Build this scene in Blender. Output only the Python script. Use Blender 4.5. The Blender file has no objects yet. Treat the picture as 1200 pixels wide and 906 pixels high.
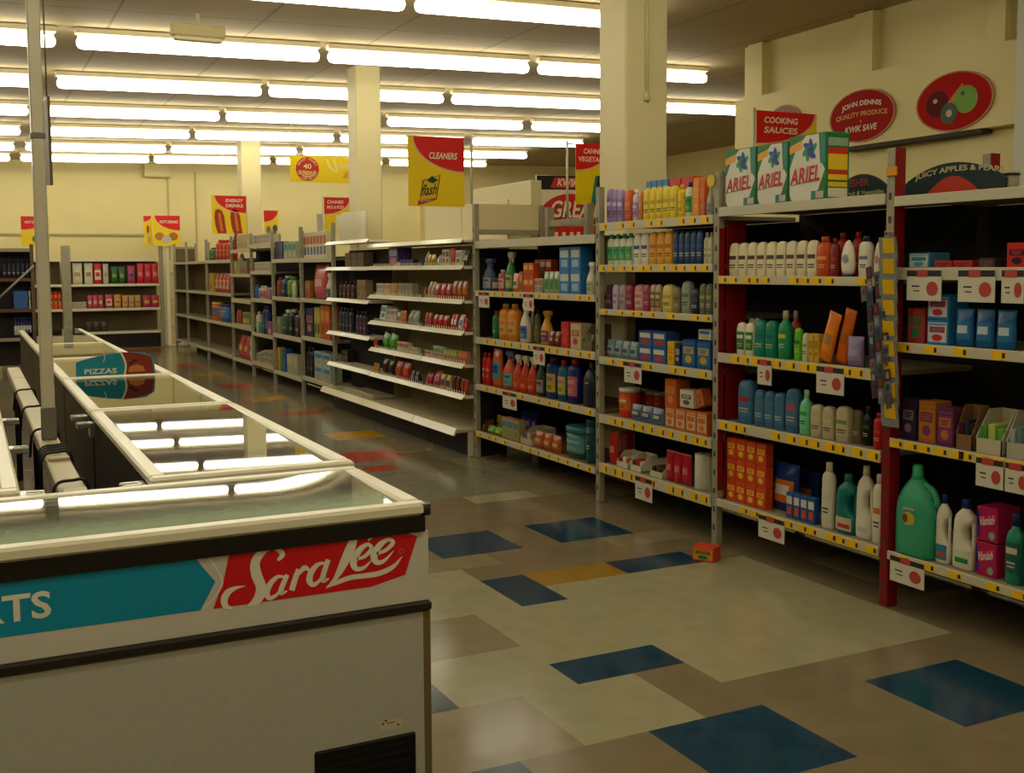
import bpy, math, random
from math import sin, cos, pi, atan, tan, radians
from mathutils import Vector, Matrix
random.seed(11)
SC = bpy.context.scene
COL = SC.collection
H = 1.5                                   # eye height of the photographer

# ------------------------------------------------------------------ camera
FPX, PPY, PITCH, YAW, ROLL = 1276.15, 411.33, .0762953, .4632257, .0064231
_cy, _sy, _cp, _sp, _cr, _sr = cos(YAW), sin(YAW), cos(PITCH), sin(PITCH), cos(ROLL), sin(ROLL)
FWD = Vector((_sy*_cp, _cy*_cp, -_sp)); RT = Vector((_cy, -_sy, 0)); DN = -RT.cross(FWD)
R2 = _cr*RT + _sr*DN; D2 = -_sr*RT + _cr*DN
cam = bpy.data.objects.new('camera', bpy.data.cameras.new('camera')); COL.objects.link(cam)
cam.data.sensor_width = 36; cam.data.lens = 36*FPX/1200
cam.data.shift_y = -(453-PPY)/1200
cam.data.clip_start = .05; cam.data.clip_end = 100
mm = Matrix.Identity(4)
for i in range(3):
    mm[i][0] = R2[i]; mm[i][1] = -D2[i]; mm[i][2] = -FWD[i]
mm[2][3] = H
cam.matrix_world = mm
SC.camera = cam

# where a sight line of the survey photograph meets a physical plane of the shop
def ray(x, y): return R2*((x-600)/FPX) + D2*((y-PPY)/FPX) + FWD
def onX(x, y, X): d = ray(x, y); t = X/d.x; return d.y*t, H+d.z*t
def onY(x, y, Y): d = ray(x, y); t = Y/d.y; return d.x*t, H+d.z*t
def onZ(x, y, Z): d = ray(x, y); t = (Z-H)/d.z; return d.x*t, d.y*t

# --------------------------------------------------------------- materials
def lin(c): return c/12.92 if c <= .04045 else ((c+.055)/1.055)**2.4
def rgb(h):
    h = h.lstrip('#'); return tuple(lin(int(h[i:i+2], 16)/255) for i in (0, 2, 4)) + (1,)
_M = {}
def M(h, rough=.5, metal=0., spec=.28):
    k = (h, rough, metal, spec)
    if k not in _M:
        m = bpy.data.materials.new('paint_'+h.strip('#')); m.use_nodes = True
        b = m.node_tree.nodes['Principled BSDF']
        b.inputs['Base Color'].default_value = rgb(h); b.inputs['Roughness'].default_value = rough
        b.inputs['Metallic'].default_value = metal; b.inputs['Specular IOR Level'].default_value = spec
        _M[k] = m
    return _M[k]
def noisy(name, h1, h2, scale, rough=.6, bump=0., detail=4, rough2=None, metal=0):
    m = bpy.data.materials.new(name); m.use_nodes = True
    t = m.node_tree; b = t.nodes['Principled BSDF']; b.inputs['Specular IOR Level'].default_value = .32
    tc = t.nodes.new('ShaderNodeTexCoord'); n = t.nodes.new('ShaderNodeTexNoise')
    n.inputs['Scale'].default_value = scale; n.inputs['Detail'].default_value = detail
    t.links.new(tc.outputs['Object'], n.inputs['Vector'])
    r = t.nodes.new('ShaderNodeValToRGB'); r.color_ramp.elements[0].color = rgb(h1); r.color_ramp.elements[1].color = rgb(h2)
    r.color_ramp.elements[0].position = .3; r.color_ramp.elements[1].position = .7
    t.links.new(n.outputs['Fac'], r.inputs['Fac']); t.links.new(r.outputs['Color'], b.inputs['Base Color'])
    b.inputs['Roughness'].default_value = rough; b.inputs['Metallic'].default_value = metal
    if rough2 is not None:
        mr = t.nodes.new('ShaderNodeMapRange'); mr.inputs['To Min'].default_value = rough; mr.inputs['To Max'].default_value = rough2
        t.links.new(n.outputs['Fac'], mr.inputs['Value']); t.links.new(mr.outputs['Result'], b.inputs['Roughness'])
    if bump:
        bp = t.nodes.new('ShaderNodeBump'); bp.inputs['Strength'].default_value = bump; bp.inputs['Distance'].default_value = .01
        t.links.new(n.outputs['Fac'], bp.inputs['Height']); t.links.new(bp.outputs['Normal'], b.inputs['Normal'])
    return m
def emit(name, col, strength):
    m = bpy.data.materials.new(name); m.use_nodes = True
    b = m.node_tree.nodes['Principled BSDF']; b.inputs['Base Color'].default_value = (.8, .8, .8, 1)
    b.inputs['Emission Color'].default_value = col; b.inputs['Emission Strength'].default_value = strength
    return m
def glass_mat(name, ior=1.9, tint=(.93, .96, .93, 1), rough=.02):
    m = bpy.data.materials.new(name); m.use_nodes = True; t = m.node_tree
    t.nodes.remove(t.nodes['Principled BSDF']); out = t.nodes['Material Output']
    fr = t.nodes.new('ShaderNodeFresnel'); fr.inputs['IOR'].default_value = ior
    tr = t.nodes.new('ShaderNodeBsdfTransparent'); tr.inputs['Color'].default_value = tint
    gl = t.nodes.new('ShaderNodeBsdfGlossy'); gl.inputs['Roughness'].default_value = rough
    mx = t.nodes.new('ShaderNodeMixShader')
    t.links.new(fr.outputs[0], mx.inputs[0]); t.links.new(tr.outputs[0], mx.inputs[1]); t.links.new(gl.outputs[0], mx.inputs[2])
    t.links.new(mx.outputs[0], out.inputs['Surface'])
    return m

# ------------------------------------------------------------ mesh helpers
_T = {}
def text_geo(s):
    if s not in _T:
        cu = bpy.data.curves.new('t', 'FONT'); cu.body = s; cu.size = 1; cu.resolution_u = 3; cu.offset = .022
        ob = bpy.data.objects.new('t', cu); me = ob.to_mesh()
        vs = [(v.co.x, v.co.y) for v in me.vertices]; fs = [tuple(p.vertices) for p in me.polygons]
        ob.to_mesh_clear(); bpy.data.objects.remove(ob); bpy.data.curves.remove(cu)
        _T[s] = (vs, fs)
    return _T[s]
def crom(P, n=6):
    out = []
    for i in range(len(P)-1):
        p0 = P[max(i-1, 0)]; p1 = P[i]; p2 = P[i+1]; p3 = P[min(i+2, len(P)-1)]
        for k in range(n):
            t = k/n
            out.append(tuple(.5*((2*b)+(-a+c)*t+(2*a-5*b+4*c-d)*t*t+(-a+3*b-3*c+d)*t**3) for a, b, c, d in zip(p0, p1, p2, p3)))
    out.append(tuple(P[-1])); return out
class MB:
    def __init__(s): s.v = []; s.f = []; s.m = []; s.sm = []
    def add(s, vs, fs, mi=0, smooth=False):
        b = len(s.v); s.v.extend(tuple(p) for p in vs)
        for f in fs: s.f.append(tuple(b+i for i in f)); s.m.append(mi); s.sm.append(smooth)
        return s
    def box(s, x0, x1, y0, y1, z0, z1, mi=0):
        v = [(x, y, z) for z in (z0, z1) for y in (y0, y1) for x in (x0, x1)]
        return s.add(v, [(0, 2, 3, 1), (4, 5, 7, 6), (0, 1, 5, 4), (2, 6, 7, 3), (0, 4, 6, 2), (1, 3, 7, 5)], mi)
    def cbox(s, x0, x1, y0, y1, z0, z1, b=.004, mi=0):
        b = min(b, (x1-x0)*.45, (y1-y0)*.45, (z1-z0)*.45)
        def ring(z, i):
            o = b if i else 0
            X0, X1, Y0, Y1 = x0+o, x1-o, y0+o, y1-o
            return [(X0+b, Y0, z), (X1-b, Y0, z), (X1, Y0+b, z), (X1, Y1-b, z), (X1-b, Y1, z), (X0+b, Y1, z), (X0, Y1-b, z), (X0, Y0+b, z)]
        v = ring(z0, 1)+ring(z0+b, 0)+ring(z1-b, 0)+ring(z1, 1)
        f = [tuple(range(7, -1, -1)), tuple(range(24, 32))]
        for r in range(3):
            for i in range(8): f.append((r*8+i, r*8+(i+1) % 8, r*8+8+(i+1) % 8, r*8+8+i))
        return s.add(v, f, mi)
    def loft(s, rings, mi=0, n=16, caps=True, smooth=True, a0=None, a1=None):
        part = a0 is not None
        vs = []; cnt = n+1 if part else n
        for (cx, cy, z, rx, ry, e) in rings:
            for i in range(cnt):
                a = (a0+(a1-a0)*i/n) if part else 2*pi*i/n
                c, q = cos(a), sin(a)
                vs.append((cx+rx*math.copysign(abs(c)**(2/e), c), cy+ry*math.copysign(abs(q)**(2/e), q), z))
        fs = []
        for r in range(len(rings)-1):
            for i in range(n):
                j = (i+1) if part else (i+1) % n
                fs.append((r*cnt+i, r*cnt+j, (r+1)*cnt+j, (r+1)*cnt+i))
        s.add(vs, fs, mi, smooth)
        if caps and not part:
            b = len(s.v)-len(vs)
            s.f.append(tuple(b+i for i in range(n-1, -1, -1))); s.m.append(mi); s.sm.append(False)
            t = b+(len(rings)-1)*n
            s.f.append(tuple(t+i for i in range(n))); s.m.append(mi); s.sm.append(False)
        return s
    def tube(s, P, r, mi=0, n=8, smooth=True):
        P = [Vector(p) for p in P]; vs = []
        up = Vector((0, 0, 1))
        for i, p in enumerate(P):
            d = (P[min(i+1, len(P)-1)]-P[max(i-1, 0)]).normalized()
            u = d.cross(up)
            if u.length < .01: u = d.cross(Vector((1, 0, 0)))
            u.normalize(); w = u.cross(d)
            rr = r[i] if isinstance(r, (list, tuple)) else r
            for k in range(n): a = 2*pi*k/n; vs.append(p+u*cos(a)*rr+w*sin(a)*rr)
        fs = [(i*n+k, i*n+(k+1) % n, (i+1)*n+(k+1) % n, (i+1)*n+k) for i in range(len(P)-1) for k in range(n)]
        fs += [tuple(range(n-1, -1, -1)), tuple((len(P)-1)*n+k for k in range(n))]
        return s.add(vs, fs, mi, smooth)
    def slab(s, P, th, mi=0, side=None):
        """polygon P (3-D points in one plane) given thickness vector th"""
        n = len(P); th = Vector(th); A = [Vector(p) for p in P]; B = [p+th for p in A]
        s.add(A+B, [tuple(range(n)), tuple(range(2*n-1, n-1, -1))], mi)
        b = len(s.v)-2*n
        for i in range(n): s.f.append((b+i, b+n+i, b+n+(i+1) % n, b+(i+1) % n)); s.m.append(mi if side is None else side); s.sm.append(False)
        return s
    def poly(s, P, mi=0): return s.add(P, [tuple(range(len(P)))], mi)
    def text(s, t, o, ux, uy, h, w=None, mi=0, shear=0, center=True, arc=0):
        """flat lettering: o = centre (or lower-left), ux / uy unit directions, h = cap height, w = total width"""
        vs, fs = text_geo(t)
        if not vs: return s
        x0 = min(v[0] for v in vs); x1 = max(v[0] for v in vs); y0 = min(v[1] for v in vs); y1 = max(v[1] for v in vs)
        ky = h/(y1-y0); kx = ky if w is None else w/(x1-x0)
        o = Vector(o); ux = Vector(ux); uy = Vector(uy); W = (x1-x0)*kx
        out = []
        for x, y in vs:
            X = (x-x0)*kx; Y = (y-y0)*ky
            if center: X -= W/2; Y -= h/2
            X += shear*Y
            if arc: Y -= arc*(2*X/W)**2
            out.append(o+ux*X+uy*Y)
        return s.add(out, fs, mi)
    def stroke(s, P, mp, mi=0, n=5):
        """variable-width pen stroke P = [(u, v, width)]; mp maps (u, v) to 3-D"""
        Q = crom(P, n); L = []; Rr = []
        for i, (u, v, w) in enumerate(Q):
            a = Q[max(i-1, 0)]; b = Q[min(i+1, len(Q)-1)]
            dx, dy = b[0]-a[0], b[1]-a[1]; l = math.hypot(dx, dy) or 1
            nx, ny = -dy/l*w/2, dx/l*w/2
            L.append(mp(u+nx, v+ny)); Rr.append(mp(u-nx, v-ny))
        k = len(Q)
        return s.add(L+Rr, [(i, i+1, k+i+1, k+i) for i in range(k-1)], mi)
    def disc(s, o, ux, uy, rx, ry, mi=0, n=28, a0=0, a1=2*pi):
        o = Vector(o); ux = Vector(ux); uy = Vector(uy)
        return s.poly([o+ux*rx*cos(a0+(a1-a0)*i/n)+uy*ry*sin(a0+(a1-a0)*i/n) for i in range(n)], mi)
    def ringband(s, o, ux, uy, r0, r1, mi=0, n=28, a0=0, a1=2*pi, ky=1):
        o = Vector(o); ux = Vector(ux); uy = Vector(uy); vs = []
        for i in range(n+1):
            a = a0+(a1-a0)*i/n
            for r in (r0, r1): vs.append(o+ux*r*cos(a)+uy*r*ky*sin(a))
        return s.add(vs, [(2*i, 2*i+1, 2*i+3, 2*i+2) for i in range(n)], mi)
    def mesh(s, name, mats, org=(0, 0, 0)):
        me = bpy.data.meshes.new(name)
        me.from_pydata([(x-org[0], y-org[1], z-org[2]) for x, y, z in s.v], [], s.f)
        for m in mats: me.materials.append(m)
        me.polygons.foreach_set('material_index', s.m); me.polygons.foreach_set('use_smooth', s.sm)
        me.update(); return me
def link(name, data, parent=None, loc=(0, 0, 0)):
    o = bpy.data.objects.new(name, data); COL.objects.link(o); o.location = loc
    if parent: o.parent = parent
    return o
def tag(o, label=None, cat=None, group=None, kind=None):
    if label: o['label'] = label
    if cat: o['category'] = cat
    if group: o['group'] = group
    if kind: o['kind'] = kind
    return o
def thing(name, loc, label, cat, group=None):
    return tag(link(name, None, None, loc), label, cat, group)
ROOT = {}
def part(name, mb, mats, root, org=None, parent=None, label=None):
    """mesh given in world coordinates, stored relative to its thing's base"""
    org = org if org is not None else root.location
    o = link(name, mb.mesh(name, mats, org), parent or root)
    if label: o['label'] = label
    return o
def solo(name, mb, mats, loc, label=None, cat=None, group=None, kind=None):
    o = link(name, mb.mesh(name, mats, loc), None, loc)
    return tag(o, label, cat, group, kind)
ORD = 'first second third fourth fifth sixth seventh eighth ninth tenth eleventh twelfth thirteenth fourteenth fifteenth sixteenth seventeenth eighteenth nineteenth twentieth'.split()

# ------------------------------------------------------------------- room
XR, XR2, XL, YB, YF, YSTEP = 7.4, 14., -9., 23., -4., 9.3
def zc(x): return 3.62+.0245*(x-1)       # the ceiling climbs slightly towards the side wall
wallm = noisy('cream_wall_paint', 'd8c98e', 'e0d198', 1.2, .6)
ceilm = bpy.data.materials.new('ceiling_board'); ceilm.use_nodes = True
t = ceilm.node_tree; b = t.nodes['Principled BSDF']; b.inputs['Roughness'].default_value = .8
tc = t.nodes.new('ShaderNodeTexCoord'); br = t.nodes.new('ShaderNodeTexBrick'); br.offset = 0
br.inputs['Scale'].default_value = 1; br.inputs['Brick Width'].default_value = 1.2; br.inputs['Row Height'].default_value = 4.8
br.inputs['Mortar Size'].default_value = .012; br.inputs['Color1'].default_value = rgb('b39f77'); br.inputs['Color2'].default_value = rgb('ad9973'); br.inputs['Mortar'].default_value = rgb('8a7a58')
t.links.new(tc.outputs['Object'], br.inputs['Vector']); t.links.new(br.outputs['Color'], b.inputs['Base Color'])
mb = MB(); mb.add([(XL, YF, zc(XL)), (XR2, YF, zc(XR2)), (XR2, YB, zc(XR2)), (XL, YB, zc(XL))], [(3, 2, 1, 0)])
mb.add([(XL, YF, zc(XL)+.1), (XR2, YF, zc(XR2)+.1), (XR2, YB, zc(XR2)+.1), (XL, YB, zc(XL)+.1)], [(0, 1, 2, 3)])
solo('ceiling', mb, [ceilm], (0, 0, 0), kind='structure')
def wall(name, x0, x1, y0, y1, z1=4): solo(name, MB().box(x0, x1, y0, y1, 0, z1), [wallm], (0, 0, 0), kind='structure')
wall('wall_back', XL, XR2, YB, YB+.15); wall('wall_front', XL, XR2, YF-.15, YF); wall('wall_left', XL-.15, XL, YF, YB)
wall('wall_far_side', XR2, XR2+.15, YSTEP, YB); 
solo('wall_right', MB().box(XR, XR+.2, YF, YSTEP, 0, 4).box(XR+.2, XR2, YSTEP-.2, YSTEP, 0, 4), [wallm], (0, 0, 0), kind='structure')
# boxed fascia along the side wall, with pilaster heads over it
fz0 = onX(1010, 170, XR-.12)[1]; fz1 = onX(873, 116, XR-.12)[1]
solo('trim_1', MB().box(XR-.12, XR, 2.5, YSTEP, fz0, fz1), [wallm], (0, 0, 0), kind='structure')
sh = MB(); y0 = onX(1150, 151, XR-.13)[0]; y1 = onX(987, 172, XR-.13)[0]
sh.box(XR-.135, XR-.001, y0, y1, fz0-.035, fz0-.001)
solo('shadow_strip', sh, [M('3a3226', .7)], (0, 0, 0), kind='structure')  # dark strip standing in for the shadow line below the fascia
pl = MB()
for xa, xb in ((876, 893), (1000, 1022), (1155, 1177)):
    ya = onX(xa, 90, XR-.1)[0]; yb = onX(xb, 60, XR-.1)[0]
    pl.box(XR-.1, XR, yb, min(ya, YSTEP-.01), fz1, zc(XR)-.01)
solo('trim_3', pl, [wallm], (0, 0, 0), kind='structure')
pp = MB(); ya = onX(1190, 100, XR-.2)[0]
pp.box(XR-.2, XR, ya-.5, ya, 0, zc(XR)-.02)
solo('trim_4', pp, [M('cfd0bd', .5)], (0, 0, 0), kind='structure')
# rear wall: picture rail, conduit and two pilasters
x0, z = onY(57, 275, YB); x1, _ = onY(172, 275, YB)
solo('trim_5', MB().box(x0-3, x1, YB-.04, YB, z-.02, z+.02), [M('a8986a')], (0, 0, 0), kind='structure')
cm = MB()
for px in (197, 229):
    x, _ = onY(px, 230, YB); cm.box(x-.015, x+.015, YB-.03, YB, 1.7, 3.5)
solo('trim_6', cm, [M('b9a877')], (0, 0, 0), kind='structure')
cm = MB()
for pa, pb in ((492, 520), (648, 665)):
    xa, _ = onY(pa, 200, YB); xb, _ = onY(pb, 200, YB); cm.box(xa, xb, YB-.25, YB, 0, 3.45)
solo('trim_7', cm, [wallm], (0, 0, 0), kind='structure')
# columns
colm = noisy('column_paint', 'dccf9c', 'e4d8a8', 2, .55)
def column(x0, y0, w, label):
    r = thing('column', (x0+w/2, y0+w/2, 0), label, 'column'); r['kind'] = 'structure'
    part('shaft', MB().cbox(x0, x0+w, y0, y0+w, 0, zc(x0)-.002, .012), [colm], r)
    return r
Yc = 6.35
c1 = column(onY(733, 100, Yc)[0], Yc, .345, 'broad cream column standing behind the yellow bottle shelves')
xa = onY(757, 50, Yc)[0]; zb = onY(757, 110, Yc)[1]
part('conduit', MB().tube([(xa, Yc-.012, zc(4)), (xa, Yc-.012, zb)], .012).loft([(xa, Yc-.012, zb-.05, .02, .02, 2), (xa, Yc-.012, zb-.02, .026, .02, 2), (xa, Yc-.012, zb+.02, .012, .012, 2)]), [M('d6c894')], c1)
Yc = 11.35
xa = onY(418, 200, Yc)[0]; column(xa, Yc, onY(447.5, 200, Yc)[0]-xa, 'cream column rising behind the far end of the sweets gondola')
Yc = 17.8
xa = onY(283, 200, Yc)[0]; column(xa, Yc, onY(306, 200, Yc)[0]-xa, 'slender cream column farther down the aisle, behind the energy drinks sign')

# ------------------------------------------------------------------ floor
GX, GY, PX_, PY_ = 1.916, 2.42, .2334, .2245
base = noisy('floor_vinyl_tan', '766950', '807257', 6, .12, 0, 6, .2)
def tile(name, a, bb): return noisy(name, a, bb, 9, .12, 0, 6, .2)
FM = [base, tile('floor_vinyl_sand', '83775a', '8c7f61'), tile('floor_vinyl_cream', '969170', 'a09a79'), tile('floor_vinyl_blue', '10344a', '153e55'),
      tile('floor_vinyl_red', 'a82a12', 'b43418'), tile('floor_vinyl_yellow', 'b8861c', 'c49424'), tile('floor_vinyl_grey', '757260', '7f7b68'), tile('floor_vinyl_ochre', '93701f', '9c7826')]
for m in FM:   # waxed vinyl: slightly uneven gloss
    t = m.node_tree; b = t.nodes['Principled BSDF']; b.inputs['Specular IOR Level'].default_value = .32
    tc = t.nodes.new('ShaderNodeTexCoord'); n = t.nodes.new('ShaderNodeTexNoise'); n.inputs['Scale'].default_value = 7; n.inputs['Detail'].default_value = 1.5
    bp = t.nodes.new('ShaderNodeBump'); bp.inputs['Strength'].default_value = .22; bp.inputs['Distance'].default_value = .004
    t.links.new(tc.outputs['Object'], n.inputs['Vector']); t.links.new(n.outputs['Fac'], bp.inputs['Height']); t.links.new(bp.outputs['Normal'], b.inputs['Normal'])
cells = {}
def rect(i0, i1, j0, j1, c):
    for i in range(i0, i1+1):
        for j in range(j0, j1+1): cells[i, j] = c
def cell(px, py): x, y = onZ(px, py, 0); return math.floor((x-GX)/PX_), math.floor((y-GY)/PY_)
rng = random.Random(5)
for i in range(-48, 54, 2):
    for j in range(-30, 94, 2):
        q = rng.random(); c = 0 if q < .45 else 1 if q < .62 else 6 if q < .78 else 2
        if j > 16 and i > -4: c = 6 if q < .55 else 0 if q < .8 else 1
        if j > 16 and c == 2: c = 1
        rect(i, i+1, j, j+1, c)
rect(-6, 7, -8, 16, 0)
rect(2, 6, 3, 8, 2)
rect(-1, 0, 2, 3, 2); rect(-3, 0, 8, 10, 2); rect(-2, -1, 6, 7, 1); rect(-2, -1, 4, 5, 2); rect(0, 1, 5, 7, 2); rect(1, 1, 2, 3, 0); rect(-4, -2, 2, 3, 1); rect(5, 6, 11, 11, 1); rect(0, 1, 11, 11, 1); rect(-1, 1, 12, 14, 0); rect(1, 3, 10, 10, 0)
rect(0, 1, 0, 1, 3); rect(4, 5, 0, 1, 3); rect(0, 1, 4, 4, 3); rect(1, 1, 8, 9, 3); rect(4, 5, 9, 9, 3); rect(4, 5, 12, 13, 3); rect(2, 3, 9, 9, 7)
rect(-4, -3, 4, 4, 3); rect(-4, -3, 0, 1, 3)
for px, py, w, d, c in ((530, 640, 2, 2, 3), (444, 539, 2, 2, 4), (432, 549, 1, 1, 4), (390, 512, 2, 2, 5), (332, 487, 2, 1, 4), (297, 469, 2, 2, 5),
                        (261, 454, 2, 2, 4), (233, 441, 2, 2, 5), (211, 430, 2, 2, 4), (200, 421, 2, 2, 5), (178, 412, 3, 3, 4)):
    i, j = cell(px, py); rect(i-(w-1)//2, i-(w-1)//2+w-1, j, j+d-1, c)
mb = MB(); idx = {}
def vid(i, j):
    k = (i, j)
    if k not in idx: idx[k] = len(mb.v); mb.v.append((GX+i*PX_, GY+j*PY_, 0))
    return idx[k]
for (i, j), c in cells.items():
    mb.f.append((vid(i, j), vid(i+1, j), vid(i+1, j+1), vid(i, j+1))); mb.m.append(c); mb.sm.append(False)
solo('floor', mb, FM, (0, 0, 0), kind='structure')

# ---------------------------------------------------------- ceiling lights
tubem = emit('fluorescent_glow', (1, .95, .745, 1), 10)
housem = M('e8e0c4', .4)
LX = [-3.75, -1.42, .93, 3.2, 5.5, 7.85]; LW = 2.2
ROWS = [(-1.1, (0, 4)), (1.2, (0, 4)), (3.5, (0, 4)), (5.8, (0, 3)), (8.08, (0, 4)), (10.37, (0, 5)), (12.67, (0, 6)), (15.0, (0, 6)), (17.2, (0, 6)), (19.4, (0, 6)), (21.3, (0, 6))]  # rows over and behind the camera are unseen, added to brighten the foreground
RN = ['added row behind the camera', 'added row over the camera', 'added row over the bannered freezer', 'added row over the cable gap', 'front row of lights', 'second row of lights', 'third row of lights', 'fourth row of lights', 'third row from rear wall', 'second row from rear wall', 'row beside rear wall']
def light_meshes():
    h = MB(); w = LW
    h.cbox(0, w, -.045, .045, -.055, 0, .008).box(.02, w-.02, -.012, .012, -.075, -.055)
    tb = MB()
    L = [(.01, .02), (.025, .045), (.06, .055), (w-.06, .055), (w-.025, .045), (w-.01, .02)]
    tb.tube([(x, 0, -.125) for x, r in L], [r for x, r in L], n=10)
    e = MB()
    for x in (.25, w-.25): e.box(x-.01, x+.01, -.02, .02, -.085, -.05)
    return h.mesh('housing', [housem]), tb.mesh('tube', [tubem]), e.mesh('clip', [housem])
lm = light_meshes(); tilt = math.atan(.0245)
for r, (y, (a, bnd)) in enumerate(ROWS):
    for k in range(a, bnd):
        x = LX[k]
        o = thing('ceiling_light', (x, y, zc(x)-.006), f'lit fluorescent tube batten, {ORD[5-k]} from the side wall, {RN[r]}', 'ceiling light', 'fluorescent lights in rows on the ceiling')
        o.rotation_euler = (0, -tilt, 0); o['kind'] = 'thing'
        link('housing', lm[0], o); link('tube', lm[1], o)
x, y = onZ(225, 71, 3.3)
o = thing('emergency_light', (x, y-.3, zc(x)), 'small cream emergency light box hanging under the second row of tubes', 'light')
part('case', MB().cbox(x-.22, x+.22, y-.35, y-.25, zc(x)-.2, zc(x)-.1, .01).box(x-.015, x+.015, y-.31, y-.29, zc(x)-.1, zc(x)-.006), [M('cfc08e', .5)], o)
part('diffuser', MB().cbox(x-.2, x+.2, y-.34, y-.26, zc(x)-.235, zc(x)-.2, .01), [M('e0d8b0', .3)], o)
x, z = onY(186, 200, YB-.2)
o = thing('junction_box', (x, YB-.1, z), 'flat cream box mounted high on the rear wall', 'box'); part('case', MB().cbox(x-.27, x+.25, YB-.16, YB-.002, z-.13, z+.15, .01), [M('d9ca92')], o); part('seam', MB().box(x-.25, x+.23, YB-.165, YB-.16, z-.12, z-.1), [M('b0a070')], o)
w = SC.world or bpy.data.worlds.new('world'); SC.world = w; w.use_nodes = True
w.node_tree.nodes['Background'].inputs[0].default_value = (.05, .045, .03, 1); w.node_tree.nodes['Background'].inputs[1].default_value = .2
SC.view_settings.view_transform = 'Standard'; SC.view_settings.look = 'None'; SC.view_settings.gamma = 1; SC.view_settings.exposure = 0
SC.view_settings.use_curve_mapping = False
SC.cycles.use_denoising = True
SC.cycles.max_bounces = 8; SC.cycles.transparent_max_bounces = 12; SC.cycles.sample_clamp_indirect = 4

# --------------------------------------------------------------- freezers
white = noisy('freezer_enamel', 'c4bda6', 'ccc5ae', 8, .35)
rimm = M('ddd6bc', .3); blackm = M('17130f', .45); darkside = noisy('freezer_side_brown', '1d130d', '2a1c12', 5, .5)
frost = noisy('frosted_liner', 'cfe0c8', 'e8f0e0', 14, .7)
glassm = glass_mat('freezer_glass', 1.75); frostglass = glass_mat('frosted_freezer_glass', 1.75)
t = frostglass.node_tree; out = t.nodes['Material Output']; mx0 = out.inputs['Surface'].links[0].from_node   # rime grown over the near half of the pane
tc = t.nodes.new('ShaderNodeTexCoord'); sp = t.nodes.new('ShaderNodeSeparateXYZ'); mr = t.nodes.new('ShaderNodeMapRange'); mr.interpolation_type = 'SMOOTHSTEP'
mr.inputs['From Min'].default_value = .08; mr.inputs['From Max'].default_value = -.16; mr.inputs['To Min'].default_value = .04; mr.inputs['To Max'].default_value = .62
nz = t.nodes.new('ShaderNodeTexNoise'); nz.inputs['Scale'].default_value = 30; nz.inputs['Detail'].default_value = 6
ma = t.nodes.new('ShaderNodeMath'); ma.operation = 'MULTIPLY_ADD'; ma.inputs[1].default_value = .1; df = t.nodes.new('ShaderNodeBsdfDiffuse'); df.inputs['Color'].default_value = rgb('b4c4a8')
mx1 = t.nodes.new('ShaderNodeMixShader'); mu = t.nodes.new('ShaderNodeMath'); mu.operation = 'MULTIPLY'
t.links.new(tc.outputs['Object'], sp.inputs[0]); t.links.new(tc.outputs['Object'], nz.inputs['Vector']); t.links.new(nz.outputs['Fac'], ma.inputs[0]); t.links.new(sp.outputs['Y'], ma.inputs[2])
t.links.new(ma.outputs[0], mr.inputs['Value']); t.links.new(mr.outputs['Result'], mx1.inputs[0])
t.links.new(mx0.outputs[0], mx1.inputs[1]); t.links.new(df.outputs[0], mx1.inputs[2]); t.links.new(mx1.outputs[0], out.inputs['Surface'])
chrome = M('c9c9c0', .2, .9); dkliner = noisy('freezer_liner', '4a4231', '5a5140', 5, .6)
FZ = .85
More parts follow.
